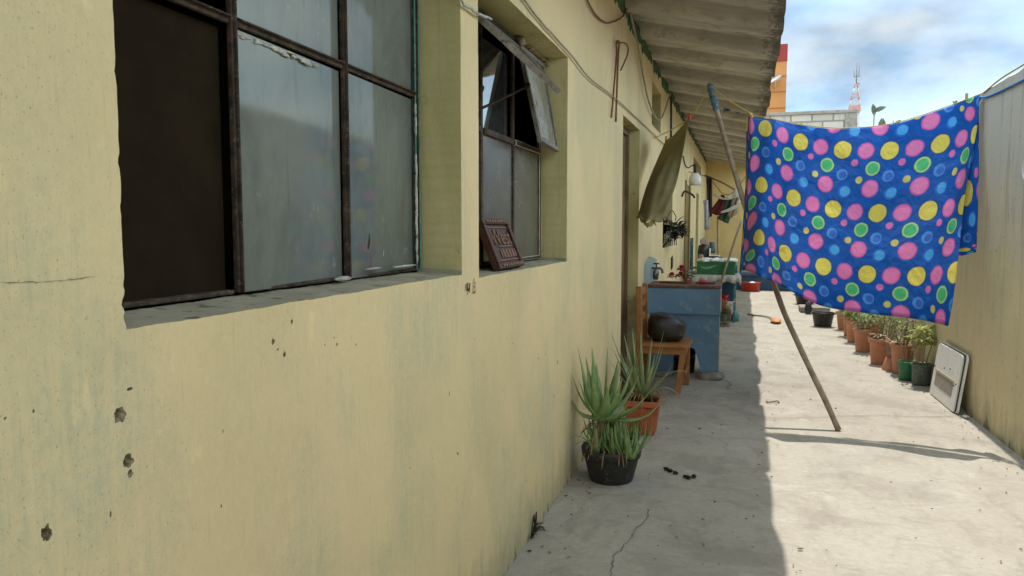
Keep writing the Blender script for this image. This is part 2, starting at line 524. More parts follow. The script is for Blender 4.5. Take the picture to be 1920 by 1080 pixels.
def roof_mat():
    m = Mat('old fibre cement sheet', 0.9, 0.15)
    a = m.noise((0.8, 2.0, 1), 2.0, 7, 0.62)
    b = m.noise((0.9, 5, 1), 2.0, 7, 0.68, (2, 0, 0), 0.5)
    c = m.noise(k=22, detail=6, rough=0.7)
    col = m.mix(m.ramp(a, 0.32, 0.68), (0.54, 0.505, 0.435), (0.72, 0.68, 0.60))
    col = m.mix(m.ramp(b, 0.52, 0.70, 0, 0.6), col, (0.25, 0.215, 0.165))
    col = m.mix(m.ramp(c, 0.52, 0.70, 0, 0.6), col, (0.62, 0.57, 0.48))
    mt = m.noise((1.0, 1.3, 1), 5.5, 8, 0.72, (6, 3, 0), 0.6)
    col = m.mix(m.ramp(mt, 0.50, 0.66, 0, 0.6), col, (0.26, 0.22, 0.165))
    xyz = m.sep(); x = xyz[0]
    ph = m.math('FRACT', m.math('DIVIDE', m.math('ADD', xyz[1], 3.4), 0.85))
    wb_ = m.math('ADD', ph, m.math('MULTIPLY', m.math('SUBTRACT', a, 0.5), 0.10))
    ln = m.math('MULTIPLY', m.ramp(wb_, 0.52, 0.60), m.ramp(wb_, 0.80, 0.66))
    col = m.mix(m.math('MULTIPLY', ln, 0.55), col, (0.19, 0.16, 0.125))
    pale = m.math('MULTIPLY', m.ramp(wb_, 0.84, 0.92), m.ramp(b, 0.35, 0.6, 0.2, 0.7))
    col = m.mix(pale, col, (0.68, 0.62, 0.52))
    wnz = m.t.nodes.new('ShaderNodeTexWhiteNoise'); wnz.noise_dimensions = '1D'
    m.link(m.math('FLOOR', m.math('DIVIDE', m.math('ADD', xyz[1], 3.4), 0.85)), wnz.inputs['W'])
    col = m.mix(m.math('MULTIPLY', wnz.outputs['Value'], 0.45), col, (0.27, 0.235, 0.18))
    e = m.math('ADD', x, m.math('MULTIPLY', m.math('SUBTRACT', c, 0.5), 0.5))
    col = m.mix(m.ramp(e, 1.0, 1.12, 0, 0.75), col, (0.09, 0.08, 0.065))
    m.color(col)
    m.bump(m.math('ADD', c, b), 0.35, 0.006)
    return m.m
M_ROOF = roof_mat()
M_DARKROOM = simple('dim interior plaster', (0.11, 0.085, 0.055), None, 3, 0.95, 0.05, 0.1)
M_RUST = simple('rusty window steel', (0.085, 0.055, 0.035), (0.022, 0.017, 0.013), 26, 0.8, 0.35, 0.5, wear=(0.12, 0.095, 0.07))
M_TEAL = simple('flaking teal frame paint', (0.09, 0.30, 0.235), (0.05, 0.19, 0.15), 24, 0.6, 0.4, 0.3, wear=(0.30, 0.33, 0.28))
M_PUTTY = simple('old white putty', (0.62, 0.60, 0.52), (0.38, 0.36, 0.30), 40, 0.9, 0.1, 0.5)
M_GLASS1 = glass_dirty('dusty frosted glass', (0.172, 0.193, 0.165), 0.055, 0.035, 0.0, fk=0.65)
M_GLASS2 = glass_dirty('dusty dark glass', (0.125, 0.118, 0.092), 0.20, 0.03, 3.0)
M_GLASS3 = glass_dirty('reflecting glass', (0.06, 0.065, 0.07), 0.03, 0.42, 7.0)
M_SASH = glass_dirty('grey vent glass', (0.23, 0.22, 0.175), 0.25, 0.03, 9.0, (0.16, 0.155, 0.125))
M_ALU = simple('grey painted steel', (0.24, 0.22, 0.18), (0.15, 0.135, 0.11), 18, 0.55, 0.4, 0.2, wear=(0.09, 0.07, 0.05))
M_GREEN = simple('green filler paint', (0.10, 0.17, 0.085), (0.05, 0.09, 0.05), 20, 0.85, 0.15, 0.5)
M_WOODOLD = simple('weathered pole wood', (0.34, 0.27, 0.20), (0.20, 0.155, 0.11), 14, 0.85, 0.2, 0.4)
M_DOOR = simple('brown door wood', (0.24, 0.155, 0.075), (0.15, 0.095, 0.045), 8, 0.6, 0.3, 0.2)
M_JAMBW = simple('ochre door frame', (0.36, 0.24, 0.10), None, 8, 0.7, 0.3, 0.2)
M_CABLE = simple('dusty grey cable', (0.40, 0.37, 0.25), (0.24, 0.22, 0.15), 40, 0.7, 0.3, 0.1)
M_CABLEDARK = simple('dark cable', (0.06, 0.05, 0.04), None, 40, 0.7, 0.3, 0.1)
M_COPPER = simple('rusty bent wire', (0.24, 0.105, 0.045), (0.13, 0.06, 0.03), 40, 0.75, 0.4, 0.3)
M_YROPE = simple('yellow plastic rope', (0.62, 0.47, 0.10), (0.45, 0.33, 0.07), 90, 0.6, 0.3, 0.3)
M_BROPE = simple('blue plastic rope', (0.05, 0.24, 0.55), (0.03, 0.15, 0.38), 90, 0.6, 0.3, 0.3)
M_BLACKPL = simple('black plastic pot', (0.028, 0.028, 0.027), (0.018, 0.018, 0.018), 14, 0.5, 0.45, 0.1, wear=(0.09, 0.085, 0.075))
M_GREYPL = simple('grey green plastic pot', (0.11, 0.145, 0.115), (0.07, 0.095, 0.078), 14, 0.55, 0.4, 0.1, wear=(0.21, 0.23, 0.19))
M_GREENPL = simple('green plastic pot', (0.035, 0.21, 0.095), (0.025, 0.14, 0.065), 14, 0.5, 0.4, 0.1)
M_TERRA = simple('terracotta plastic', (0.58, 0.265, 0.155), (0.46, 0.20, 0.115), 9, 0.6, 0.35, 0.15, wear=(0.52, 0.31, 0.21))
M_TERRA2 = simple('orange plastic planter', (0.47, 0.135, 0.055), (0.37, 0.10, 0.042), 9, 0.55, 0.35, 0.15)
M_SOIL = simple('dry potting soil', (0.075, 0.05, 0.033), (0.03, 0.02, 0.014), 60, 0.95, 0.1, 0.8)
M_ALOE = simple('aloe leaf', (0.25, 0.37, 0.135), (0.16, 0.255, 0.09), 22, 0.42, 0.45, 0.15, wear=(0.27, 0.31, 0.16))
M_ALOE2 = simple('grey aloe leaf', (0.30, 0.36, 0.18), (0.20, 0.255, 0.12), 22, 0.45, 0.4, 0.15, wear=(0.34, 0.33, 0.19))
M_DRY = simple('dry leaf', (0.30, 0.22, 0.11), (0.17, 0.115, 0.06), 22, 0.85, 0.2, 0.3)
M_LEAF = simple('bright leaf', (0.27, 0.36, 0.08), (0.16, 0.235, 0.055), 16, 0.55, 0.4, 0, transl=0.25)
M_LEAF2 = simple('dull leaf', (0.20, 0.25, 0.09), (0.115, 0.15, 0.06), 16, 0.6, 0.35, 0, transl=0.2)
M_LEAF3 = simple('reddish succulent leaf', (0.34, 0.20, 0.10), (0.19, 0.22, 0.08), 16, 0.5, 0.4, 0, transl=0.15)
M_LEAFY = simple('yellow green leaf', (0.46, 0.50, 0.11), (0.30, 0.37, 0.08), 16, 0.5, 0.4, 0, transl=0.3)
M_STEM = simple('pale bare stem', (0.44, 0.33, 0.22), (0.28, 0.20, 0.13), 30, 0.8, 0.2, 0.2)
M_BLUEP = simple('blue washbasin paint', (0.17, 0.31, 0.47), (0.13, 0.25, 0.40), 4, 0.6, 0.3, 0.2, wear=(0.22, 0.35, 0.48))
M_REDCEM = simple('oxide red cement', (0.17, 0.085, 0.065), (0.10, 0.055, 0.043), 10, 0.6, 0.3, 0.3, wear=(0.24, 0.19, 0.16))
M_CEM = simple('rough grey cement', (0.33, 0.305, 0.26), (0.22, 0.20, 0.17), 12, 0.95, 0.1, 0.7)
M_CHIP = simple('chipped pale edge', (0.50, 0.48, 0.42), (0.30, 0.30, 0.30), 18, 0.9, 0.1, 0.3)
M_CHAIR = simple('orange varnished pine', (0.40, 0.175, 0.055), (0.29, 0.12, 0.038), 10, 0.5, 0.35, 0.15)
M_BAG = simple('black rounded bag', (0.028, 0.023, 0.019), (0.015, 0.012, 0.010), 8, 0.42, 0.5, 0.3)
M_WHITE = simple('scratched white enamel', (0.84, 0.85, 0.83), (0.77, 0.78, 0.76), 5, 0.45, 0.4, 0.1, wear=(0.70, 0.69, 0.66))
M_RUBBER = simple('black rubber edge', (0.05, 0.05, 0.048), None, 20, 0.7, 0.3, 0.1)
M_GREYPANEL = simple('dull grey panel', (0.36, 0.345, 0.31), (0.29, 0.275, 0.25), 12, 0.7, 0.3, 0.2)
M_CREAM = simple('cream trim', (0.60, 0.53, 0.40), None, 12, 0.7, 0.3, 0.1)
M_WHITECLOTH = simple('white cloth', (0.62, 0.61, 0.57), (0.46, 0.45, 0.41), 18, 0.9, 0.1, 0.3, transl=0.15)
M_LACE = simple('greyed tablecloth', (0.50, 0.48, 0.43), (0.30, 0.29, 0.26), 14, 0.9, 0.1, 0.3)
M_BURG = simple('burgundy cloth', (0.13, 0.028, 0.03), None, 14, 0.9, 0.1, 0.2, transl=0.15)
M_GREENCL = simple('dark green cloth', (0.075, 0.13, 0.085), None, 14, 0.9, 0.1, 0.2, transl=0.15)
M_BEIGECL = simple('beige cloth', (0.42, 0.34, 0.24), None, 14, 0.9, 0.1, 0.2, transl=0.15)
M_DARKCL = simple('dark trousers cloth', (0.05, 0.04, 0.045), None, 14, 0.9, 0.1, 0.2)
M_SILVER = simple('silver grey cloth', (0.45, 0.44, 0.47), (0.28, 0.28, 0.31), 14, 0.5, 0.4, 0.2)
M_OLIVE = simple('olive cloth', (0.30, 0.265, 0.13), (0.235, 0.205, 0.10), 6, 0.95, 0.1, 0.5, transl=0.12)
M_OLIVEHEM = simple('pale lime lining', (0.48, 0.46, 0.20), (0.35, 0.34, 0.14), 20, 0.95, 0.1, 0.3)
M_GREENBOX = simple('green crate plastic', (0.025, 0.15, 0.055), (0.015, 0.095, 0.035), 10, 0.45, 0.4, 0.1)
M_TEALMET = simple('teal painted metal', (0.05, 0.22, 0.25), (0.03, 0.14, 0.165), 10, 0.5, 0.4, 0.1, wear=(0.40, 0.42, 0.40))
M_APPL = simple('black appliance plastic', (0.02, 0.02, 0.02), (0.012, 0.012, 0.012), 10, 0.35, 0.5, 0)
M_STEEL = simple('worn steel', (0.22, 0.22, 0.22), None, 20, 0.35, 0.5, 0, metal=0.8)
M_RED = simple('red plastic', (0.50, 0.05, 0.028), (0.38, 0.035, 0.02), 10, 0.4, 0.4, 0)
M_REDF = simple('red petals', (0.60, 0.025, 0.022), (0.42, 0.015, 0.02), 30, 0.6, 0.2, 0, transl=0.2)
M_PINKF = simple('pink petals', (0.68, 0.13, 0.19), (0.50, 0.07, 0.12), 30, 0.6, 0.2, 0, transl=0.2)
M_WHITEF = simple('white petals', (0.75, 0.73, 0.66), None, 30, 0.6, 0.2, 0, transl=0.2)
M_BLUETUB = simple('blue tub plastic', (0.045, 0.11, 0.20), (0.03, 0.075, 0.14), 8, 0.55, 0.3, 0.1)
M_ORANGE = simple('faded orange plastic', (0.62, 0.27, 0.11), (0.45, 0.19, 0.08), 30, 0.6, 0.3, 0.2)
M_MAHOG = simple('red brown carved wood', (0.085, 0.025, 0.013), (0.045, 0.016, 0.010), 30, 0.5, 0.4, 0.3)
M_MAHOGHI = simple('worn carved wood', (0.26, 0.16, 0.115), (0.14, 0.075, 0.05), 60, 0.6, 0.35, 0.4)
M_INK = simple('black ink', (0.05, 0.04, 0.03), None, 60, 0.8, 0.2, 0)
M_INKP = simple('faded pink ink', (0.36, 0.23, 0.15), None, 60, 0.8, 0.2, 0)
M_BLUEPATCH = simple('pale blue paint splash', (0.33, 0.40, 0.36), (0.25, 0.33, 0.33), 9, 0.85, 0.2, 0.3)
M_DROP = simple('dark clod', (0.035, 0.027, 0.02), None, 60, 0.9, 0.2, 0.6)
M_LIGHTWOOD = simple('pale broom handle', (0.46, 0.33, 0.18), None, 12, 0.7, 0.3, 0.1)
M_ORBUILD = simple('orange facade', (0.56, 0.26, 0.09), (0.48, 0.215, 0.075), 0.6, 0.85, 0.2, 0)
M_ORJOINT = simple('ochre joint', (0.52, 0.21, 0.06), None, 0.6, 0.85, 0.2, 0)
M_MAROON = simple('maroon parapet', (0.33, 0.055, 0.045), (0.27, 0.045, 0.038), 0.6, 0.85, 0.2, 0)
M_TOWERR = simple('faded red steel', (0.62, 0.33, 0.29), None, 2, 0.7, 0.3, 0)
M_TOWERW = simple('white steel', (0.70, 0.68, 0.66), None, 2, 0.7, 0.3, 0)
M_TOWERG = simple('grey antenna steel', (0.28, 0.30, 0.31), None, 2, 0.7, 0.3, 0)
M_GROUND = simple('bare earth', (0.26, 0.21, 0.15), (0.17, 0.14, 0.10), 0.3, 0.95, 0.1, 0.3)

def block_mat():
    m = Mat('grey block masonry', 0.92, 0.1)
    b = m.t.nodes.new('ShaderNodeTexBrick')
    b.inputs['Scale'].default_value = 1.0
    b.inputs['Brick Width'].default_value = 0.50
    b.inputs['Row Height'].default_value = 0.24
    b.inputs['Mortar Size'].default_value = 0.022
    b.inputs['Color1'].default_value = (0.42, 0.385, 0.32, 1)
    b.inputs['Color2'].default_value = (0.50, 0.46, 0.39, 1)
    b.inputs['Mortar'].default_value = (0.24, 0.225, 0.20, 1)
    sx = m.sep()
    cb = m.t.nodes.new('ShaderNodeCombineXYZ')
    m.link(sx[0], cb.inputs[0]); m.link(sx[2], cb.inputs[1])
    m.link(cb.outputs[0], b.inputs['Vector'])
    n = m.noise((1, 1, 0.5), 3.0, 7, 0.65)
    col = m.mix(m.ramp(n, 0.52, 0.7, 0, 0.6), b.outputs['Color'], (0.20, 0.19, 0.165))
    m.color(col)
    m.bump(m.math('SUBTRACT', m.noise(k=20, detail=4), m.math('MULTIPLY', b.outputs['Fac'], 1.2)), 0.5, 0.02)
    return m.m
M_BLOCK = block_mat()

def dots_mat():
    """Fleece printed with rows of coloured discs; one UV unit is one repeat."""
    m = Mat('polka dot fleece', 0.95, 0.08)
    uv = m.gen
    wob = m.t.nodes.new('ShaderNodeTexNoise'); wob.inputs['Scale'].default_value = 9.0
    wob.inputs['Detail'].default_value = 3
    m.link(uv, wob.inputs['Vector'])
    uvw = m.vmath('ADD', uv, m.vmath('MULTIPLY', m.vmath('SUBTRACT', wob.outputs['Color'], (0.5, 0.5, 0.5)), (0.03, 0.024, 0)))
    blue = (0.008, 0.125, 0.52)
    n = m.noise(k=9, detail=5)
    col = m.mix(m.ramp(n, 0.35, 0.65), tuple(x * 0.82 for x in blue), blue)
    AS = 1.31   # tile height over tile width
    def disc(c, r, color, soft=0.012):
        nonlocal col
        d = m.vmath('SUBTRACT', uvw, (c[0] - 0.5, c[1] - 0.5, 0))
        d = m.vmath('FRACTION', d)
        d = m.vmath('SUBTRACT', d, (0.5, 0.5, 0))
        d = m.vmath('MULTIPLY', d, (1, AS, 0))
        ln = m.vmath('LENGTH', d)
        f = m.ramp(ln, r + soft, r - soft)
        col = m.mix(f, col, color)
    Y = (0.90, 0.76, 0.11); G = (0.10, 0.60, 0.20)
    disc((0, 0), 0.208, (0.012, 0.03, 0.18)); disc((0, 0), 0.192, Y)
    for c, r in (((0.5, 0), 0.178), ((0.73, 0.61), 0.182)):
        disc(c, r, (0.82, 0.15, 0.46)); disc(c, r - 0.03, (0.92, 0.28, 0.55))
    disc((0.71, 0.285), 0.170, (0.014, 0.04, 0.20)); disc((0.71, 0.285), 0.156, (0.52, 0.78, 0.30)); disc((0.71, 0.285), 0.118, G)
    disc((0.30, 0.20), 0.074, (0.88, 0.22, 0.52))
    disc((0.46, 0.48), 0.074, (0.80, 0.68, 0.16))
    disc((0.07, 0.41), 0.122, (0.10, 0.36, 0.80)); disc((0.09, 0.415), 0.082, (0.06, 0.17, 0.62))
    disc((0.185, 0.685), 0.136, (0.035, 0.17, 0.66)); disc((0.20, 0.68), 0.108, (0.10, 0.47, 0.86))
    # worn pile
    pn = m.noise(k=150, detail=4, rough=0.7)
    col = m.mix(m.ramp(pn, 0.3, 0.7, 0.0, 0.22), col, tuple((0.01, 0.08, 0.32)))
    m.color(col)
    wr = m.noise((1.6, 1, 0.7), 4.5, 3, 0.5, (0, 3, 1), 0.8)
    hem = m.ramp(m.sep(uv)[1], 2.595, 2.61)
    m.color(m.mix(m.math('MULTIPLY', hem, 0.45), col, (0.006, 0.05, 0.26)))
    m.bump(m.math('ADD', m.math('ADD', pn, m.math('MULTIPLY', m.noise(k=14, detail=4), 3.0)), m.math('MULTIPLY', wr, 9.0)), 0.5, 0.010)
    m.p.inputs['Sheen Weight'].default_value = 0.25
    tr = m.t.nodes.new('ShaderNodeBsdfTranslucent')
    m.link(col, tr.inputs['Color'])
    mx = m.t.nodes.new('ShaderNodeMixShader'); mx.inputs[0].default_value = 0.38
    m.link(m.p.outputs[0], mx.inputs[1]); m.link(tr.outputs[0], mx.inputs[2])
    m.link(mx.outputs[0], m.t.nodes['Material Output'].inputs['Surface'])
    return m.m
M_DOTS = dots_mat()

# ================================================================== SETTING
bm = NB()
g = 900
vs = [bm.verts.new((x, y, -0.12)) for x, y in ((-g, -g), (g, -g), (g, g), (-g, g))]
bm.faces.new(vs)
tag(obj('ground', bm, M_GROUND), 'bare earth around the row of houses', 'ground', kind='structure')

bm = NB()
nx, ny = 14, 170
fv = [[None] * (ny + 1) for _ in range(nx + 1)]
for i in range(nx + 1):
    for j in range(ny + 1):
        x = -0.01 + (2.72 + 0.0) * i / nx; y = -16.0 + 35.2 * j / ny
        z = 0.006 * mnoise.noise(Vector((x * 1.3, y * 0.9, 0))) if 0.2 < x < 2.5 else 0.0
        fv[i][j] = bm.verts.new((x, y, z))
for i in range(nx):
    for j in range(ny):
        f = bm.faces.new((fv[i][j], fv[i + 1][j], fv[i + 1][j + 1], fv[i][j + 1])); f.smooth = True
def crack(pts, w):
    p = []
    P = spline([(x, y, 0.0075) for x, y in pts], 6)
    for q in P: p.append(q + Vector((random.uniform(-.008, .008), random.uniform(-.008, .008), 0)))
    strip(bm, p, [w * random.uniform(.3, 1.2) for _ in p], (0, 0, 1), 1)
crack([(0.469, 3.67), (0.487, 3.567), (0.45, 3.42), (0.443, 3.292), (0.414, 3.165), (0.396, 3.023), (0.412, 2.902), (0.39, 2.6)], 0.0048)
crack([(0.75, 7.1), (0.82, 6.9), (0.80, 6.7), (0.93, 6.5), (1.05, 6.48)], 0.007)
crack([(1.09, 5.72), (1.5, 5.88), (1.87, 6.04), (2.2, 6.1), (2.52, 6.22)], 0.006)
tag(obj('floor', bm, [M_FLOOR, M_CRACK]), 'long grey concrete alley floor, half in sun', 'floor', kind='structure')

# ================================================================== HOUSE
house = thing('row_house', (0, 0, 0), 'long yellow house front with steel windows under a corrugated eave', 'house')

def jag(pts, step=0.04, amp=0.004, chips=0.0):
    out = []
    n = len(pts)
    for i in range(n):
        a = Vector(pts[i]); b = Vector(pts[(i + 1) % n])
        k = max(1, int((b - a).length / step))
        for s in range(k):
            p = a.lerp(b, s / k)
            if s > 0 or True:
                dirv = (b - a).normalized(); nv = Vector((dirv.y, -dirv.x))
                j = amp * 1.6 * mnoise.noise(Vector((p.x * 9, p.y * 9, 3.3))) + amp * 0.8 * mnoise.noise(Vector((p.x * 45, p.y * 45, 1)))
                if i == 3 and chips > .1:
                    for zc, wd, dp in ((1.285, .018, .010), (1.262, .010, .006), (1.315, .009, .005), (1.50, .012, .005), (1.63, .02, .003), (1.43, .008, .003)):
                        j += dp * max(0, 1 - abs(p.y - zc) / wd) * random.uniform(.6, 1.1)
                p = p + nv * j
            out.append((p.x, p.y))
    return out

OPEN = {  # y0, y1, z0, z1, chips
    'w1': (0.900, 2.318, 1.243, 2.285, 0.16),
    'w2': (2.487, 3.872, 1.222, 2.285, 0.05),
    'd1': (5.765, 6.735, -0.2, 2.262, 0.04),
    'w3': (8.86, 10.06, 1.165, 2.12, 0.04),
    'v1': (7.62, 8.45, 2.43, 2.86, 0.04),
    'd2': (12.35, 13.15, -0.2, 2.12, 0.04),
    'v2': (14.2, 16.8, 2.30, 2.72, 0.04),
    'd3': (15.3, 16.2, -0.2, 2.10, 0.04),
}
bm = NB()
box(bm, -0.16, 0.0, -16.0, 19.2, -0.12, 3.10)
wall = obj('wall', bm, [M_WALL, M_REVEAL, M_MORTAR, M_SILL], house)
cb = NB()
for k, (y0, y1, z0, z1, ch) in OPEN.items():
    ring = jag([(y0, z0), (y1, z0), (y1, z1), (y0, z1)], 0.007 if k in ('w1', 'w2') else 0.08, 0.0018, ch)
    F = [cb.verts.new((0.08, y, z)) for y, z in ring]
    # the reveal tapers a little towards the frame and the sill falls outwards
    Bk = [cb.verts.new((-0.30, y, z + (0.018 if z < z0 + 0.03 and z0 > 0 else 0))) for y, z in ring]
    n = len(F)
    cb.faces.new(F).material_index = 1
    cb.faces.new(Bk[::-1]).material_index = 1
    for i in range(n):
        f = cb.faces.new((F[i], F[(i + 1) % n], Bk[(i + 1) % n], Bk[i]))
        zz = (ring[i][1] + ring[(i + 1) % n][1]) / 2
        f.material_index = 3 if (zz < z0 + 0.012 and z0 > 0) else 1
def crater(y, z, r, d=0.9, sy=1.0, sz=1.15):
    q = bmesh.ops.create_icosphere(cb, subdivisions=4 if r > 0.006 else 3, radius=1.0)
    sd = random.uniform(0, 50)
    for v in q['verts']:
        nn = 1 + 0.45 * mnoise.noise(v.co * 1.3 + Vector((sd, 0, 0))) + 0.2 * mnoise.noise(v.co * 3.5 + Vector((sd, 3, 0)))
        v.co = Vector((v.co.x * r * d * 1.7 * nn, y + v.co.y * r * sy * nn, z + v.co.z * r * sz * nn))
        for f in v.link_faces: f.material_index = 2
for a in ((0.902, 1.156, 0.0065, 0.9, 1.25, 0.7), (0.880, 1.119, 0.0155, 0.7), (0.893, 1.046, 0.0135, 0.9), (0.896, 1.026, 0.008, 0.9),
          (0.749, 0.990, 0.0125, 1.2, 0.9, 1.4), (0.856, 0.977, 0.0045, 1, 0.7, 1.5), (1.334, 1.207, 0.0065), (1.268, 1.176, 0.008, 1.0), (1.305, 1.143, 0.008, 1.0),
          (1.283, 1.157, 0.004), (1.512, 1.133, 0.0045), (1.50, 1.15, 0.003), (1.60, 1.12, 0.0035), (1.46, 1.14, 0.003), (3.673, 0.716, 0.011, 1, .7, 1.5), (3.3, 0.80, 0.006),
          (2.2, 0.87, 0.006, 0.6, 0.6, 2.2), (2.9, 0.93, 0.005), (1.1, 0.90, 0.0035), (1.9, 0.72, 0.004), (0.70, 1.16, 0.003), (0.74, 1.16, 0.003)):
    crater(a[0], a[1], a[2] * 0.68, *a[3:])
cutter = obj('cutter', cb, [M_WALL, M_REVEAL, M_MORTAR, M_SILL])
md = wall.modifiers.new('b', 'BOOLEAN')
md.operation = 'DIFFERENCE'; md.solver = 'EXACT'; md.use_self = True; md.object = cutter
bpy.context.view_layer.update()
dg = bpy.context.evaluated_depsgraph_get()
nm = bpy.data.meshes.new_from_object(wall.evaluated_get(dg))
wall.modifiers.clear()
wall.data = nm
nm.name = 'wall'
bpy.data.objects.remove(cutter, do_unlink=True)

# rooms behind the openings
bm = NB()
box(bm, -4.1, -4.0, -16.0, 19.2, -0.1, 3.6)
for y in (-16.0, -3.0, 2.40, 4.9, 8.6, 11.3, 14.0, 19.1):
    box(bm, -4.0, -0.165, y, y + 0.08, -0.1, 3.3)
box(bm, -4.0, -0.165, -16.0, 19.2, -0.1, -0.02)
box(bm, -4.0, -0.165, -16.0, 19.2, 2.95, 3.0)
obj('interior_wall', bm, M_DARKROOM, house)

# --- corrugated eave
bm = NB()
PER = 0.85
prof = [(0.0, 0.0), (0.06, 0.03), (0.14, 0.04), (0.44, 0.035), (0.54, 0.025), (0.60, -0.005), (0.64, -0.045), (0.72, -0.055), (0.80, -0.045)]
ys = []
y = -3.4 - 0.85 * 15
while y < 19.4:
    for a, h in prof:
        ys.append((y + a, h))
    y += PER
xs = [-4.3, -2.5, -0.3, 0.0, 0.25, 0.5, 0.75, 0.95, 1.138]
top, bot = [], []
for (yy, h) in ys:
    rt, rb = [], []
    ph = ((yy + 3.4) / PER) % 1.0
    pid = int(math.floor((yy + 3.4) / PER))
    rnd = random.Random(pid * 7 + int(ph * 10))
    scal = 0.020 * math.sin(ph * math.pi) + rnd.uniform(-0.006, 0.006) + 0.012 * math.sin(pid * 2.3)
    for x in xs:
        sag = 0.012 * math.sin(pid * 1.7) * max(0, x)
        z = 3.10 - 0.215 * x + h + sag
        xe = x + (scal - 0.012 if x > 1.1 else 0)
        rb.append(bm.verts.new((xe, yy, z))); rt.append(bm.verts.new((xe, yy, z + 0.011)))
    bot.append(rb); top.append(rt)
for i in range(len(ys) - 1):
    for j in range(len(xs) - 1):
        bm.faces.new((bot[i][j], bot[i + 1][j], bot[i + 1][j + 1], bot[i][j + 1]))
        bm.faces.new((top[i][j], top[i][j + 1], top[i + 1][j + 1], top[i + 1][j]))
    bm.faces.new((bot[i][-1], bot[i + 1][-1], top[i + 1][-1], top[i][-1]))
    bm.faces.new((bot[i][0], top[i][0], top[i + 1][0], bot[i + 1][0]))
roof = obj('roof', bm, M_ROOF, house)
bm = NB()   # ragged green filler under the sheets
for k in range(0, 300):
    y = -2.0 + k * 0.07 + random.uniform(-.02, .02)
    if y > 19: break
    ph = ((y + 3.4) / PER) % 1.0
    zt = 3.088 + (0.075 if 0.68 < ph < 0.98 else 0)
    zb = 3.045 - 0.05 * (1 - ph) - random.uniform(0, 0.05)
    q = bmesh.ops.create_icosphere(bm, subdivisions=2, radius=1.0)
    sd = random.uniform(0, 90)
    for v in q['verts']:
        nn = 1 + 0.5 * mnoise.noise(v.co * 1.8 + Vector((sd, 0, 0)))
        v.co = Vector((0.001 + v.co.x * 0.013 * nn, y + v.co.y * 0.048 * nn, (zt + zb) / 2 + v.co.z * (zt - zb) * 0.55 * nn))
obj('eave_filler', bm, M_GREEN, roof, smooth=True)

# --- window one (near)
def bars(bm, y, z0, z1, w=0.03, d=0.03, x=-0.15, mi=0):
    box(bm, x - d / 2, x + d / 2, y - w / 2, y + w / 2, z0, z1, 0.003, mi)
def rail(bm, z, y0, y1, w=0.03, d=0.03, x=-0.15, mi=0):
    box(bm, x - d / 2, x + d / 2, y0, y1, z - w / 2, z + w / 2, 0.003, mi)
def pane(name, y0, y1, z0, z1, mat, parent, x=-0.15, tilt=0.0):
    bm = NB()
    box(bm, x - 0.002, x + 0.002, y0, y1, z0, z1)
    for v in bm.verts: v.co.x -= tilt * (v.co.y - (y0 + y1) / 2)
    return obj(name, bm, mat, parent)
bm = NB()
for yy, w, mi in ((0.925, 0.034, 0), (1.362, 0.020, 0), (1.822, 0.014, 0), (2.287, 0.030, 1)):
    bars(bm, yy, 1.262, 2.275, w, 0.014, -0.147, mi)
    bars(bm, yy - 0.003, 1.262, 2.275, 0.005, 0.016, -0.139, mi)
for a, b in ((0.945, 1.347), (1.377, 1.81), (1.834, 2.273)):
    rail(bm, 1.832, a, b, 0.015, 0.012, -0.147)
    rail(bm, 1.838, a, b, 0.005, 0.016, -0.139)
    rail(bm, 2.262, a, b, 0.026, 0.034)
    rail(bm, 1.264, a, b, 0.010, 0.026, -0.160)
win1 = obj('window', bm, [M_RUST, M_TEAL], house, label='near window with rusty frame and one missing left pane')
for a, b, s in ((1.376, 1.811, 0), (1.833, 2.274, 1)):
    for z0, z1 in ((1.262, 1.819), (1.845, 2.249)):
        pane('pane', a, b, z0, z1, M_GLASS1, win1, -0.152, 0.026)
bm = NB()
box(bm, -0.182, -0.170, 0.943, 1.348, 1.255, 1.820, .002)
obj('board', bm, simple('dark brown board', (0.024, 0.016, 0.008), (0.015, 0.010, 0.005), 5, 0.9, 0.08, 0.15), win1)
bm = NB()   # crumbs of putty
def lump(bm, c, s, mi=0, sub=2, amp=0.5):
    q = bmesh.ops.create_icosphere(bm, subdivisions=sub, radius=1.0)
    sd = random.uniform(0, 90)
    for v in q['verts']:
        nn = 1 + amp * mnoise.noise(v.co * 1.7 + Vector((sd, 0, 0)))
        v.co = Vector((c[0] + v.co.x * s[0] * nn, c[1] + v.co.y * s[1] * nn, c[2] + v.co.z * s[2] * nn))
        for f in v.link_faces: f.material_index = mi; f.smooth = True
lump(bm, (-0.128, 1.765, 1.266), (0.012, 0.035, 0.007))
lump(bm, (-0.130, 2.16, 1.281), (0.006, 0.09, 0.004))
lump(bm, (-0.130, 1.95, 1.284), (0.005, 0.05, 0.003))
for k in range(26):
    lump(bm, (-0.145, random.uniform(1.39, 1.70), 1.815 - random.uniform(0, .012)), (0.004, random.uniform(.006, .022), random.uniform(.002, .005)))
for k in range(30):
    z = random.uniform(1.29, 1.80)
    lump(bm, (-0.140, 2.270 + random.uniform(-.003, .003), z), (0.004, .004, random.uniform(.01, .03)))
tag(obj('putty', bm, M_PUTTY, win1), kind='stuff')
bm = NB()
strip(bm, [(-0.146, 1.945, 1.34), (-0.146, 1.953, 1.36), (-0.146, 1.955, 1.385)], [0.006, 0.010, 0.003], (1, 0, 0))
obj('glass_crack', bm, M_INK, win1)
bm = NB()
strip(bm, [(-0.1465, 2.04, 1.315), (-0.1465, 2.045, 1.335)], [0.002, 0.003], (1, 0, 0))
obj('scratch', bm, M_PUTTY, win1)

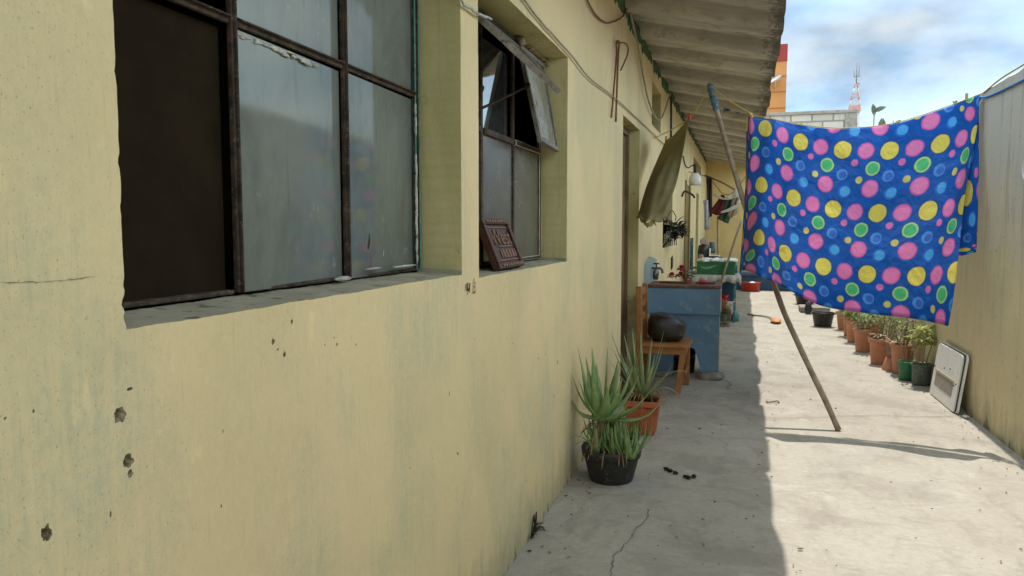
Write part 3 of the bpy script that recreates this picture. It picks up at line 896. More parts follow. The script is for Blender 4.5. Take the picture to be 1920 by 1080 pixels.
# --- window two (with the vent sashes pushed open)
bm = NB()
for yy, w, mi in ((2.505, 0.034, 0), (2.925, 0.026, 0), (3.372, 0.022, 0), (3.850, 0.026, 2)):
    bars(bm, yy, 1.240, 2.275, w, 0.016, -0.148, mi)
for a, b in ((2.522, 2.910), (2.940, 3.357), (3.387, 3.835)):
    rail(bm, 1.800, a, b, 0.026, 0.034, -0.15, 2 if a > 3.3 else 0)
    rail(bm, 2.262, a, b, 0.026, 0.034, -0.15, 1)
    rail(bm, 1.250, a, b, 0.018, 0.030, -0.152, 2 if a > 3.3 else 0)
win2 = obj('window', bm, [M_RUST, M_TEAL, M_PUTTY], house, label='second window with open vent sashes')
for a, b in ((2.522, 2.910), (2.940, 3.357), (3.387, 3.835)):
    pane('pane', a, b, 1.259, 1.787, M_GLASS2, win2)
pane('pane', 2.945, 3.34, 1.814, 2.19, M_GLASS3, win2, -0.165)
pane('pane', 2.527, 2.905, 1.814, 2.19, M_GLASS3, win2, -0.165)

def sash(y0, y1, hz, length, ang0, ang1, name='sash'):
    """Top hung vent: hinge at z=hz, opened by an angle at each end (it is warped)."""
    bm = NB()
    hx = -0.125
    def pt(y, s, off=0.0):
        t = (y - y0) / (y1 - y0)
        a = R(ang0 + (ang1 - ang0) * t)
        return Vector((hx + s * math.sin(a) + off * math.cos(a), y, hz - s * math.cos(a) + off * math.sin(a)))
    def slab(ya, yb, sa, sb, th, mi):
        c = [[pt(yy, s, o) for o in (-th, th)] for yy in (ya, yb) for s in (sa, sb)]
        v = [[bm.verts.new(p) for p in q] for q in c]
        quad = [v[0], v[1], v[3], v[2]]
        bm.faces.new([q[0] for q in quad]).material_index = mi
        bm.faces.new([q[1] for q in quad][::-1]).material_index = mi
        for i in range(4):
            a, b = quad[i], quad[(i + 1) % 4]
            bm.faces.new((a[0], a[1], b[1], b[0])).material_index = mi
    w = 0.022
    slab(y0, y0 + w, 0, length, 0.010, 0); slab(y1 - w, y1, 0, length, 0.010, 0)
    slab(y0 + w, y1 - w, 0, w, 0.010, 0); slab(y0 + w, y1 - w, length - w, length, 0.012, 0)
    slab(y0 + w, y1 - w, w, length - w, 0.002, 1)
    return obj(name, bm, [M_ALU, M_SASH], win2)
sash(2.53, 3.36, 2.235, 0.300, 48, 43)
sash(3.395, 3.835, 2.250, 0.46, 13, 10)
bm = NB()
tube(bm, [(-0.147, 2.90, 1.879), (-0.10, 3.1, 1.958), (-0.058, 3.29, 2.036)], 0.006)
tube(bm, [(-0.058, 3.28, 2.030), (-0.052, 3.305, 2.046)], 0.012)
obj('stay_bar', bm, M_RUST, win2)
bm = NB()
for k in range(14):
    lump(bm, (-0.125, random.uniform(3.4, 3.87), 2.272), (0.02, random.uniform(.01, .04), .008))
lump(bm, (-0.11, 3.86, 2.262), (0.02, 0.03, 0.02)); lump(bm, (-0.11, 3.39, 2.262), (0.02, 0.03, 0.02))
tag(obj('soot_mortar', bm, M_MORTAR, win2), kind='stuff')

# --- farther doors, window, vents
def door(y0, y1, z1, frame_mat=None):
    bm = NB()
    box(bm, -0.155, -0.115, y0 + 0.05, y1 - 0.05, 0.005, z1 - 0.05, 0.004)
    for a in range(2):
        za, zb = (0.12, z1 * 0.45) if a == 0 else (z1 * 0.5, z1 - 0.18)
        box(bm, -0.115, -0.107, y0 + 0.15, y1 - 0.15, za, zb, 0.006)
    d = obj('door', bm, M_DOOR, house)
    bm = NB()
    box(bm, -0.158, -0.09, y0, y0 + 0.05, 0.0, z1, 0.003); box(bm, -0.158, -0.09, y1 - 0.05, y1, 0.0, z1, 0.003)
    box(bm, -0.158, -0.09, y0 + 0.05, y1 - 0.05, z1 - 0.05, z1, 0.003)
    obj('door_frame', bm, frame_mat or M_JAMBW, d)
    bm = NB()
    lump(bm, (-0.09, y0 + 0.10, 1.0), (0.025, 0.025, 0.025), 0, 2, 0.0)
    obj('handle', bm, M_STEEL, d)
door(5.77, 6.73, 2.258, M_DOOR); door(12.355, 13.145, 2.115); door(15.305, 16.195, 2.095)
bm = NB()
bars(bm, 12.28, 0.0, 2.16, 0.14, 0.03, 0.012); bars(bm, 13.22, 0.0, 2.16, 0.14, 0.03, 0.012)
obj('door_architrave', bm, M_JAMBW, house)
bm = NB()
for yy in (8.88, 9.25, 9.65, 10.04): bars(bm, yy, 1.18, 2.11, 0.03)
rail(bm, 1.62, 8.9, 10.02); rail(bm, 2.10, 8.9, 10.02); rail(bm, 1.185, 8.9, 10.02)
for k in range(12): bars(bm, 8.92 + k * 0.095, 1.2, 1.6, 0.012, 0.012, -0.10)
w3 = obj('window', bm, M_RUST, house, label='small dark window behind the olive cloth')
pane('pane', 8.895, 10.025, 1.2, 2.08, M_GLASS2, w3, -0.158)
for y0, y1, z0, z1 in ((7.62, 8.45, 2.43, 2.86), (14.2, 16.8, 2.30, 2.72)):
    bm = NB()
    for k in range(5):
        rail(bm, z0 + 0.05 + k * (z1 - z0 - 0.1) / 4, y0 + .01, y1 - .01, 0.012, 0.05, -0.13)
    obj('vent_grille', bm, M_REVEAL, house)
bm = NB()   # pale blue splash behind the tap, ragged outline
ring = [(7.15 + 0.0, 0.78), (7.2, 1.05), (7.45, 1.12), (7.9, 1.10), (8.25, 1.06), (8.3, 0.9), (8.2, 0.76), (7.7, 0.72)]
pr = jag(ring, 0.05, 0.012)
F = [bm.verts.new((0.003, y, z)) for y, z in pr]
bm.faces.new(F)
obj('paint_patch', bm, M_BLUEPATCH, house)
bm = NB()   # ink stamps
def stroke(pts, w, mi):
    P = [(0.0025, p[0], p[1]) for p in pts]
    strip(bm, P, [w] * len(P), (1, 0, 0), mi)
stroke([(2.350, 1.213), (2.349, 1.190)], 0.004, 0)
stroke([(2.366, 1.216), (2.364, 1.190)], 0.009, 0); stroke([(2.366, 1.192), (2.386, 1.192)], 0.008, 0); stroke([(2.388, 1.214), (2.386, 1.190)], 0.008, 0)
stroke([(2.362, 1.183), (2.366, 1.176)], 0.005, 0); stroke([(2.376, 1.186), (2.388, 1.184)], 0.004, 0)
obj('ink_stamp', bm, [M_INK, M_INKP], house, label='dark ink stamp')
bm = NB()
e8 = lambda cz, r: [(2.432 + r * 1.5 * math.cos(t * math.pi / 5), cz + r * math.sin(t * math.pi / 5)) for t in range(11)]
stroke(e8(1.206, 0.008), 0.0035, 1); stroke(e8(1.188, 0.009), 0.0035, 1)
stroke([(2.420, 1.176), (2.445, 1.178)], 0.005, 1); stroke([(2.425, 1.219), (2.436, 1.226)], 0.004, 1)
obj('ink_stamp', bm, [M_INK, M_INKP], house, label='faded pinkish ink stamp')

for pts in ([(0.560, 1.339), (0.63, 1.337), (0.70, 1.333), (0.775, 1.329), (0.845, 1.331)],):
    bm = NB()
    P = [p + Vector((0, 0, random.uniform(-.0012, .0012))) for p in spline([(0.0018, a, b) for a, b in pts], 10)]
    strip(bm, P, [random.uniform(.0002, .0011) for _ in P], (1, 0, 0))
    obj('hairline_crack', bm, M_CRACK, house)

# ================================================================== RIGHT WALL, END WALL, NEIGHBOURS
bm = NB()
ny = 360
rows = []
for j in range(ny + 1):
    y = -16.0 + 35.5 * j / ny
    zt = 2.405 + 0.012 * mnoise.noise(Vector((y * 1.5, 0, 0))) + 0.014 * mnoise.noise(Vector((y * 9, 2, 0)))
    rows.append([bm.verts.new(p) for p in ((2.55, y, -0.1), (2.55 + 0.002 * mnoise.noise(Vector((y, 4, 0))), y, 1.2), (2.548, y, zt - 0.012), (2.562, y, zt), (2.68, y, zt + 0.008), (2.70, y, zt - 0.01), (2.70, y, -0.1))])
for a, b in zip(rows, rows[1:]):
    for k in range(6): bm.faces.new((a[k], b[k], b[k + 1], a[k + 1]))
bm.faces.new(rows[0]); bm.faces.new(rows[-1][::-1])
tag(obj('boundary_wall', bm, M_RWALL), 'tall rain streaked boundary wall on the right of the alley', 'wall')

bm = NB()
box(bm, -0.2, 2.545, 19.24, 19.40, -0.1, 3.12)
tag(obj('end_wall', bm, M_END), 'ochre yellow wall closing the far end of the alley', 'wall')

nb = thing('block_building', (0, 20.5, 0), 'unplastered grey block building rising beyond the end wall', 'building')
bm = NB()
box(bm, -6.0, 3.53, 20.5, 26.0, -0.1, 4.26)
obj('wall', bm, M_BLOCK, nb)
bm = NB()
box(bm, -6.05, 3.55, 20.46, 26.0, 4.26, 4.345, 0.01)
obj('coping', bm, M_CEM, nb)
bm = NB()
box(bm, 3.27, 3.55, 20.47, 20.498, -0.1, 4.258, 0.004)
obj('corner_column', bm, M_CEM, nb)

ob = thing('orange_building', (-2, 45, 0), 'tall orange building with a maroon parapet behind the eave', 'building')
bm = NB(); box(bm, -9, 3.04, 45, 55, -0.1, 10.68); obj('wall', bm, M_ORBUILD, ob)
bm = NB(); box(bm, -9.05, 3.06, 44.95, 55.05, 10.68, 11.6); obj('parapet', bm, M_MAROON, ob)
bm = NB()
for z in (7.2, 8.1, 9.0, 9.85): box(bm, -9, 3.045, 44.96, 44.998, z, z + 0.06)
obj('ledge', bm, M_ORJOINT, ob)
bm = NB()
lathe(bm, [(0.0, 0.0), (0.25, 0.03), (0.45, 0.10), (0.60, 0.2), (0.61, 0.21), (0.45, 0.12), (0.25, 0.05), (0, 0.02)], (0, 0, 0), 24)
bm.transform(Matrix.Translation((2.45, 44.5, 9.5)) @ Matrix.Scale(0.72, 4) @ Matrix.Rotation(R(22), 4, 'X') @ Matrix.Rotation(R(-30), 4, 'Y'))
tube(bm, [(2.45, 44.5, 9.5), (2.45, 44.95, 9.2)], 0.03)
obj('satellite_dish', bm, M_TOWERW, ob)

tw = thing('antenna_tower', (9.72, 70, 0), 'slim red and white lattice antenna tower above the block building', 'tower')
bm = NB()
segs = 12
H0, H1 = 0.0, 13.6
def hw(z): return 0.42 * (1 - (z - 11.4) / 2.6) * 0.95 + 0.03 if z > 11.4 else 0.43
zs = [0, 3, 6, 9, 11.2, 11.7, 12.2, 12.7, 13.2, 13.7]
cnr = lambda z: [Vector((9.72 + sx * hw(z) + (z - 11.4) * 0.04, 70 + sy * hw(z), z)) for sx, sy in ((-1, -1), (1, -1), (1, 1), (-1, 1))]
for i in range(len(zs) - 1):
    a, b = cnr(zs[i]), cnr(zs[i + 1])
    mi = i % 2
    for k in range(4):
        tube(bm, [a[k], b[k]], 0.032, 5, mi)
        tube(bm, [a[k], b[(k + 1) % 4]], 0.016, 4, mi)
        tube(bm, [a[(k + 1) % 4], b[k]], 0.016, 4, mi)
        tube(bm, [b[k], b[(k + 1) % 4]], 0.016, 4, mi)
box(bm, 9.33, 10.08, 69.6, 70.4, 11.25, 11.75, 0.02, 0)
obj('lattice', bm, [M_TOWERR, M_TOWERW], tw)
bm = NB()
tube(bm, [(9.80, 70, 13.6), (9.80, 70, 15.3)], 0.05, 6)
tube(bm, [(9.98, 70, 14.2), (10.0, 70, 15.3)], 0.035, 6)
tube(bm, [(9.6, 70, 14.15), (10.1, 70, 14.2)], 0.04, 6)
tube(bm, [(9.62, 70, 14.15), (9.58, 70, 14.75)], 0.03, 6)
tube(bm, [(9.9, 70, 13.7), (10.05, 70, 13.5)], 0.05, 6)
obj('antenna', bm, M_TOWERG, tw)

# ================================================================== FOLIAGE HELPERS
def leaf(bm, base, d, length, width, up=None, droop=0.25, mi=0, seg=3):
    d = Vector(d).normalized()
    up = Vector(up) if up else Vector((0, 0, 1))
    s = d.cross(up)
    if s.length < 1e-3: s = d.orthogonal()
    s.normalize(); n = s.cross(d)
    prevL = prevR = prevM = None
    for i in range(seg + 1):
        t = i / seg
        w = width * math.sin(math.pi * min(0.97, 0.12 + 0.85 * t)) * 0.5
        p = Vector(base) + d * length * t - Vector((0, 0, 1)) * droop * length * t * t
        Lv = bm.verts.new(p + s * w + n * w * 0.35); Mv = bm.verts.new(p); Rv = bm.verts.new(p - s * w + n * w * 0.35)
        if prevM:
            for q in ((prevL, prevM, Mv, Lv), (prevM, prevR, Rv, Mv)):
                f = bm.faces.new(q); f.material_index = mi; f.smooth = True
        prevL, prevM, prevR = Lv, Mv, Rv

def aloe_leaf(bm, pts, w, mi=0):
    """Thick tapering blade, hollowed on top, with a few edge teeth."""
    P = spline(pts, 5)
    n = len(P)
    rings = []
    side0 = None
    for i, p in enumerate(P):
        t = i / (n - 1)
        d = (P[min(i + 1, n - 1)] - P[max(i - 1, 0)]).normalized()
        out = Vector((P[-1].x - P[0].x, P[-1].y - P[0].y, 0))
        if out.length < 1e-3: out = Vector((1, 0, 0))
        s = out.normalized().cross(Vector((0, 0, 1)))
        s = (s - d * s.dot(d)).normalized()
        nrm = s.cross(d).normalized()
        ww = w * (1 - t ** 1.35) ** 0.95 * (0.86 + 0.14 * math.sin(t * 22)) + 0.0008
        th = ww * 0.42
        rings.append([bm.verts.new(p + s * ww), bm.verts.new(p + nrm * th * 0.15), bm.verts.new(p - s * ww), bm.verts.new(p - s * ww * 0.5 - nrm * th * 0.7), bm.verts.new(p - nrm * th), bm.verts.new(p + s * ww * 0.5 - nrm * th * 0.7)])
    for a, b in zip(rings, rings[1:]):
        for k in range(6):
            f = bm.faces.new((a[k], a[(k + 1) % 6], b[(k + 1) % 6], b[k])); f.material_index = mi; f.smooth = True
    bm.faces.new(rings[0][::-1]); bm.faces.new(rings[-1])

def bush(bm, c, rx, rz, n, L_, W_, mi=0, upbias=0.6):
    for k in range(n):
        a = random.uniform(0, 2 * math.pi); r = rx * math.sqrt(random.random()); h = rz * random.random() ** 0.8
        p = Vector((c[0] + r * math.cos(a) * (0.5 + 0.5 * h / max(rz, 1e-3)), c[1] + r * math.sin(a) * (0.5 + 0.5 * h / max(rz, 1e-3)), c[2] + h))
        d = Vector((math.cos(a) + random.gauss(0, .5), math.sin(a) + random.gauss(0, .5), upbias + random.gauss(0, .4)))
        leaf(bm, p, d, L_ * random.uniform(.6, 1.25), W_ * random.uniform(.7, 1.2), droop=random.uniform(.05, .5), mi=mi)

def potprof(r, h, br=0.68, rim=0.16, lip=0.012):
    rb = r * br
    rl = r - lip
    return [(0, 0), (rb * 0.96, 0), (rb, 0.006), (rl * (1 - rim * 0.25), h * (1 - rim)), (rl * 0.98, h * (1 - rim) + 0.002), (r, h * (1 - rim) + 0.006), (r, h - 0.004), (r - 0.003, h),
            (r - 0.008, h - 0.002), (rl - 0.010, h * (1 - rim)), (rl * 0.93, h * 0.80), (0, h * 0.80)]

# ================================================================== ALOES BY THE WALL
A1 = Vector((0.217, 4.07, 0))
t = thing('aloe_plant', A1, 'tall green aloe with a crowd of pups in a round black pot', 'potted plant')
bm = NB()
lathe(bm, [(0, 0), (0.115, 0), (0.122, 0.008), (0.150, 0.125), (0.152, 0.135), (0.163, 0.140), (0.168, 0.180), (0.163, 0.190), (0.156, 0.186), (0.150, 0.14), (0, 0.14)], A1, 36, wob=0.006)
obj('pot', bm, M_BLACKPL, t)
bm = NB()
lathe(bm, [(0.150, 0.150), (0.11, 0.166), (0.05, 0.178), (0, 0.18)], A1, 24)
for k in range(40):
    a = random.uniform(0, 6.28); r = random.uniform(0, .14)
    lump(bm, (A1.x + r * math.cos(a), A1.y + r * math.sin(a), 0.17), (0.012, 0.012, 0.008), 0, 1)
obj('soil', bm, M_SOIL, t, smooth=True)
bm = NB()
tube(bm, spline([(A1.x - 0.05, A1.y - 0.02, 0.15), (A1.x - 0.065, A1.y - 0.03, 0.24), (A1.x - 0.045, A1.y - 0.02, 0.35)], 6), 0.030, 8)
for k in range(26):   # skirt of dead leaves round the old stalk
    a = random.uniform(0, 6.28); z = random.uniform(.19, .35)
    leaf(bm, (A1.x - 0.055 + 0.025 * math.cos(a), A1.y - 0.02 + 0.025 * math.sin(a), z), (math.cos(a), math.sin(a), random.uniform(-.2, .7)), random.uniform(.05, .12), 0.022, droop=random.uniform(.6, 1.3))
for k in range(4):   # limp ones over the rim
    a = random.uniform(-2.8, 0.6); r = 0.13
    b0 = Vector((A1.x + r * math.cos(a), A1.y + r * math.sin(a), 0.185))
    tube(bm, spline([b0, b0 + Vector((0.035 * math.cos(a), 0.035 * math.sin(a), 0.012)), b0 + Vector((0.055 * math.cos(a) + random.uniform(-.02, .02), 0.055 * math.sin(a), -0.05 - random.uniform(0, .03)))], 5), [0.004] * 10 + [0.0015], 5)
obj('dry_leaves', bm, M_DRY, t)
bm = NB()
C = Vector((0.165, 4.05, 0.345))
tips = [(-0.029, 4.02, 0.503, .0), (0.024, 4.05, 0.748, .3), (0.091, 4.12, 0.735, .3), (0.192, 4.06, 0.750, .3), (0.272, 4.03, 0.705, .25), (0.235, 4.16, 0.66, .3),
        (0.45, 4.0, 0.545, .1), (0.515, 4.02, 0.492, -.25), (0.05, 3.98, 0.565, .2), (0.29, 3.95, 0.60, .2), (0.10, 4.22, 0.62, .2), (0.36, 4.15, 0.59, .15), (0.02, 4.2, 0.56, .2), (0.13, 3.93, 0.60, .2), (0.34, 4.0, 0.66, .2), (0.22, 3.92, 0.56, .2), (0.40, 4.08, 0.47, .1), (0.06, 4.1, 0.68, .3), (0.33, 3.9, 0.47, .1), (-0.0, 4.0, 0.60, .2)]
for i, (x, y, z, c) in enumerate(tips):
    tp = Vector((x, y, z)); mid = C.lerp(tp, 0.5) + Vector((0, 0, 0)) + Vector((tp.x - C.x, tp.y - C.y, 0)) * (-0.0 if c > 0 else 0) * 0.2
    outv = Vector((tp.x - C.x, tp.y - C.y, 0)) * 0.12
    mid = mid + outv - Vector((0, 0, 0.02 + 0.03 * (c < 0.1)))
    b0 = C + Vector((tp.x - C.x, tp.y - C.y, 0)).normalized() * 0.014
    aloe_leaf(bm, [b0, mid, tp], random.uniform(0.043, 0.055))
obj('rosette', bm, M_ALOE, t)
bm = NB()
for k in range(21):   # pups
    px_ = A1.x + random.uniform(-.07, .13); py_ = A1.y + random.uniform(-.12, .06)
    sc_ = random.uniform(.8, 1.25)
    for j in range(random.randint(5, 8)):
        a = random.uniform(0, 6.28); rr = random.uniform(.02, .09) * sc_; hh = random.uniform(.10, .19) * sc_
        b0 = Vector((px_ + .006 * math.cos(a), py_ + .006 * math.sin(a), 0.165))
        tp = b0 + Vector((rr * math.cos(a), rr * math.sin(a), hh))
        aloe_leaf(bm, [b0, b0.lerp(tp, .5) + Vector((rr * .25 * math.cos(a), rr * .25 * math.sin(a), 0)), tp], random.uniform(.016, .024))
for tp in ((-0.012, 3.98, 0.243), (0.03, 3.95, .21), (0.36, 3.98, 0.24), (0.40, 4.02, .30), (0.37, 4.08, .33)):
    b0 = Vector((A1.x + (tp[0] - A1.x) * .3, A1.y - 0.05, 0.175))
    aloe_leaf(bm, [b0, b0.lerp(Vector(tp), .55) + Vector((0, 0, .035)), tp], 0.014)
obj('pups', bm, M_ALOE, t)

A2 = Vector((0.262, 5.09, 0))
t = thing('aloe_plant', A2, 'grey green aloe in a square orange planter beside the door', 'potted plant')
bm = NB()
def frustum(bm, c, rb, rt, z0, z1, bev=0.012, mi=0):
    vs = []
    for r, z in ((rb, z0), (rt, z1)):
        vs.append([bm.verts.new((c[0] + sx * r, c[1] + sy * r, z)) for sx, sy in ((-1, -1), (1, -1), (1, 1), (-1, 1))])
    fs = [bm.faces.new((vs[0][k], vs[0][(k + 1) % 4], vs[1][(k + 1) % 4], vs[1][k])) for k in range(4)]
    fs += [bm.faces.new(vs[0][::-1]), bm.faces.new(vs[1])]
    es = list(set(e for f in fs for e in f.edges))
    g_ = bmesh.ops.bevel(bm, geom=es, offset=bev, segments=3, affect='EDGES')
frustum(bm, A2, 0.088, 0.112, 0.0, 0.205)
for a, b, c_, d_ in ((-.122, .122, -.122, -.104), (-.122, .122, .104, .122), (-.122, -.104, -.104, .104), (.104, .122, -.104, .104)):
    box(bm, A2.x + a, A2.x + b, A2.y + c_, A2.y + d_, 0.198, 0.238, 0.005)
for k in (-0.05, 0.0, 0.05):
    box(bm, A2.x + k - .004, A2.x + k + .004, A2.y - 0.112, A2.y - 0.098, 0.03, 0.19, 0.002)
obj('planter', bm, M_TERRA2, t)
bm = NB()
box(bm, A2.x - .103, A2.x + .103, A2.y - .103, A2.y + .103, 0.19, 0.225, 0.01)
for k in range(30): lump(bm, (A2.x + random.uniform(-.09, .09), A2.y + random.uniform(-.09, .09), 0.228), (.012, .012, .008), 0, 1)
obj('soil', bm, M_SOIL, t)
bm = NB()
C = Vector((0.255, 5.10, 0.235))
tips = [(0.025, 5.15, 0.679), (0.06, 5.0, 0.60), (0.11, 5.2, 0.66), (0.173, 5.15, 0.711), (0.205, 5.05, 0.63), (0.228, 5.2, 0.68), (0.30, 5.25, 0.62), (0.391, 5.15, 0.702), (0.403, 5.1, 0.647), (0.35, 5.0, 0.56),
        (0.14, 5.0, 0.56), (0.47, 5.1, 0.50), (0.31, 5.15, 0.66), (0.08, 5.25, 0.52), (0.26, 5.0, 0.60), (0.02, 5.1, 0.50), (0.27, 4.96, 0.50)]
for x, y, z in tips:
    tp = Vector((x, y, z)); o = Vector((tp.x - C.x, tp.y - C.y, 0))
    aloe_leaf(bm, [C + o.normalized() * .012, C.lerp(tp, .5) + o * .10, tp], random.uniform(.023, .031))
for k in range(12):
    a = random.uniform(0, 6.28); rr = random.uniform(.05, .2); hh = random.uniform(.16, .36) * (1 - rr * 1.6)
    tp = C + Vector((rr * math.cos(a), rr * math.sin(a), hh)); o = tp - C
    aloe_leaf(bm, [C, C.lerp(tp, .5) + Vector((o.x, o.y, 0)) * .15, tp], random.uniform(.021, .029))
aloe_leaf(bm, [C, (0.40, 5.05, 0.40), (0.50, 5.05, 0.45), (0.565, 5.08, 0.435)], 0.017)
aloe_leaf(bm, [C, (0.36, 5.0, 0.32), (0.44, 5.0, 0.34), (0.52, 5.0, 0.29)], 0.014)
obj('rosette', bm, M_ALOE2, t)
bm = NB()
for k in range(16):
    a = random.uniform(-2.6, 1.0); l = random.uniform(.12, .24)
    b0 = C + Vector((.03 * math.cos(a), .03 * math.sin(a), 0.0))
    aloe_leaf(bm, [b0, b0 + Vector((l * .55 * math.cos(a), l * .55 * math.sin(a), .05)), b0 + Vector((l * math.cos(a), l * math.sin(a), -.02 - random.uniform(0, .05)))], .008)
obj('dry_leaves', bm, M_DRY, t)

# weed in the wall foot, clods on the floor, twig
t = thing('weed', (0.02, 3.22, 0), 'small dark weed sprouting from the foot of the yellow wall', 'weed')
bm = NB()
for k in range(26):
    a = random.uniform(-1.5, 1.5); leaf(bm, (0.012, 3.20 + random.uniform(-.08, .08), random.uniform(0, .04)), (abs(math.cos(a)), math.sin(a), random.uniform(.2, 1.6)), random.uniform(.02, .055), .012, droop=random.uniform(.1, .8))
obj('leaves', bm, simple('dark weed leaf', (0.055, 0.06, 0.03), None, 20, .8, .2, 0), t)
bm = NB()
for k in range(5):
    y = 3.2 + random.uniform(-.06, .06); tube(bm, spline([(0.008, y, 0), (0.016, y + random.uniform(-.02, .02), .05), (0.012, y + random.uniform(-.05, .05), .10)], 4), .0025, 5)
obj('stem', bm, M_DROP, t)
for i, (pts, lb) in enumerate((([(0.50, 4.30), (0.525, 4.275), (0.555, 4.245)], 'long dark clod lying on the shaded floor before the aloe'), ([(0.615, 4.20), (0.632, 4.185), (0.66, 4.21)], 'short dark clods lying on the shaded floor nearest the sunlit half'))):
    bm = NB()
    for (x, y) in pts:
        lump(bm, (x, y, 0.013), (.015, .012, .009), 0, 2, 0.8)
    tag(obj('clod', bm, M_DROP), lb, 'clod', 'dark clods on the shaded floor')
bm = NB()
tube(bm, spline([(1.105, 6.28, 0.011), (1.12, 6.23, 0.012), (1.16, 6.26, 0.014), (1.19, 6.30, 0.012), (1.20, 6.25, 0.011)], 5), 0.0055, 5)
tag(obj('dry_twig', bm, M_DRY), 'short curled straw twig lying on the sunlit floor', 'twig')

# ================================================================== CHAIR, BAG, WASHBASIN
t = thing('wooden_chair', (0.25, 6.6, 0), 'small orange wooden chair standing against the blue washbasin', 'chair')
def leg(x0, y0, x1, y1, z1, s=0.019, nm='leg'):
    bm = NB()
    b = [[bm.verts.new((x + sx * s, y + sy * s, z)) for sx, sy in ((-1, -1), (1, -1), (1, 1), (-1, 1))] for x, y, z in ((x0, y0, 0.0), (x1, y1, z1))]
    fs = [bm.faces.new((b[0][k], b[0][(k + 1) % 4], b[1][(k + 1) % 4], b[1][k])) for k in range(4)] + [bm.faces.new(b[0][::-1]), bm.faces.new(b[1])]
    bmesh.ops.bevel(bm, geom=list(set(e for f in fs for e in f.edges)), offset=.003, segments=1, affect='EDGES')
    return obj(nm, bm, M_CHAIR, t)
leg(0.395, 6.37, 0.435, 6.40, 0.395, .024); leg(0.44, 6.80, 0.445, 6.76, 0.395, .022)
leg(0.075, 6.38, 0.055, 6.38, 0.905, .022, 'back_post'); leg(0.075, 6.80, 0.055, 6.80, 0.905, .022, 'back_post')
bm = NB(); box(bm, 0.08, 0.485, 6.335, 6.825, 0.397, 0.421, .004)
obj('seat', bm, M_CHAIR, t)
bm = NB()
box(bm, 0.09, 0.45, 6.366, 6.386, 0.335, 0.396, .003); box(bm, 0.09, 0.45, 6.775, 6.795, 0.335, 0.396, .003); box(bm, 0.436, 0.456, 6.40, 6.76, 0.335, 0.396, .003)
box(bm, 0.44, 0.46, 6.42, 6.77, 0.16, 0.19, .003)
obj('apron', bm, M_CHAIR, t)
for z in (0.62, 0.74, 0.845):
    bm = NB(); box(bm, 0.045, 0.068, 6.402, 6.778, z - .03, z + .03, .004); obj('back_slat', bm, M_CHAIR, t)

bm = NB()
c = Vector((0.275, 6.60, 0.42)); 
q = bmesh.ops.create_icosphere(bm, subdivisions=4, radius=1.0)
for v in q['verts']:
    n = v.co.copy()
    s = lambda a, p: math.copysign(abs(a) ** p, a)
    x = s(n.x, .72) * 0.165; y = s(n.y, .75) * 0.155; z = s(n.z, .62) * 0.125
    if n.z > 0: z -= 0.07 * max(0, (x + 0.03) / 0.165) ** 2 * n.z; z += 0.02 * max(0, -x / 0.165) * n.z
    k = 1 + 0.05 * mnoise.noise(n * 2.2)
    v.co = Vector((c.x + x * k, c.y + y * k, max(0.423, c.z + 0.118 + z * k)))
bag = thing('rounded_bag', (0.275, 6.60, 0.423), 'black rounded bag resting on the orange chair', 'bag')
obj('body', bm, M_BAG, bag, smooth=True)
bm = NB()
tube(bm, spline([(0.16, 6.48, 0.640), (0.19, 6.475, 0.652), (0.235, 6.475, 0.652), (0.275, 6.48, 0.638)], 6), .008, 6)
obj('handle', bm, M_RUBBER, bag)

wb = thing('washbasin', (0.38, 7.4, 0), 'blue concrete washbasin with oxide red rim standing behind the chair', 'washbasin')
bm = NB()
yF, yB = 7.08, 7.62
# front: apron, recessed panel with an arch cut between two pillars
box(bm, 0.045, 0.708, yF, yB, 0.60, 0.845, .008)
poly = [(0.06, 0.0), (0.285, 0.0), (0.285, 0.19), (0.33, 0.275), (0.42, 0.295), (0.485, 0.27), (0.53, 0.13), (0.555, 0.0), (0.700, 0.0), (0.700, 0.599), (0.06, 0.599)]
for z0, z1, dy in ((0, 1, 0),):
    F = [bm.verts.new((x, yF + 0.055, z)) for x, z in poly]; B_ = [bm.verts.new((x, yF + 0.16, z)) for x, z in poly]
    bm.faces.new(F); bm.faces.new(B_[::-1])
    for i in range(len(poly)):
        bm.faces.new((F[i], F[(i + 1) % len(poly)], B_[(i + 1) % len(poly)], B_[i]))
box(bm, 0.59, 0.698, yF + 0.162, yB - .01, 0.0, 0.598, .004); box(bm, 0.06, 0.16, yF + 0.162, yB - .01, 0.0, 0.598, .004)
obj('body', bm, M_BLUEP, wb)
bm = NB()
for a, b, c_, d_ in ((0.04, 0.714, yF - .012, yF + .075), (0.04, 0.714, yB - .07, yB + .01), (0.04, 0.11, yF + .075, yB - .07), (0.40, 0.46, yF + .075, yB - .07), (0.645, 0.714, yF + .075, yB - .07)):
    box(bm, a, b, c_, d_, 0.846, 0.872, .006)
box(bm, 0.09, 0.66, yF + .05, yB - .05, 0.8455, 0.852)
obj('rim', bm, M_REDCEM, wb)
bm = NB()
box(bm, 0.7005, 0.7075, yF + 0.050, yF + 0.062, 0.02, 0.598, .002)
box(bm, 0.7085, 0.7125, yF + 0.001, yF + 0.014, 0.60, 0.846, .001)
lump(bm, (0.704, yF + .006, 0.835), (.012, .012, .015))
obj('chipped_edge', bm, M_CHIP, wb)
bm = NB()
lump(bm, (0.635, yF + .07, 0.015), (0.125, 0.115, 0.052), 0, 3, 0.35)
obj('footing', bm, M_CEM, wb)
bm = NB()
lump(bm, (0.15, yF + .07, 0.010), (0.14, 0.10, 0.035), 0, 3, 0.35)
obj('footing', bm, M_CEM, wb)
t = thing('bucket', (0.37, 7.42, 0), 'black bucket tucked in the arch under the blue washbasin', 'bucket')
bm = NB(); lathe(bm, potprof(0.13, 0.25, .78, .12), (0.37, 7.42, 0.002), 24); obj('body', bm, M_BLACKPL, t)
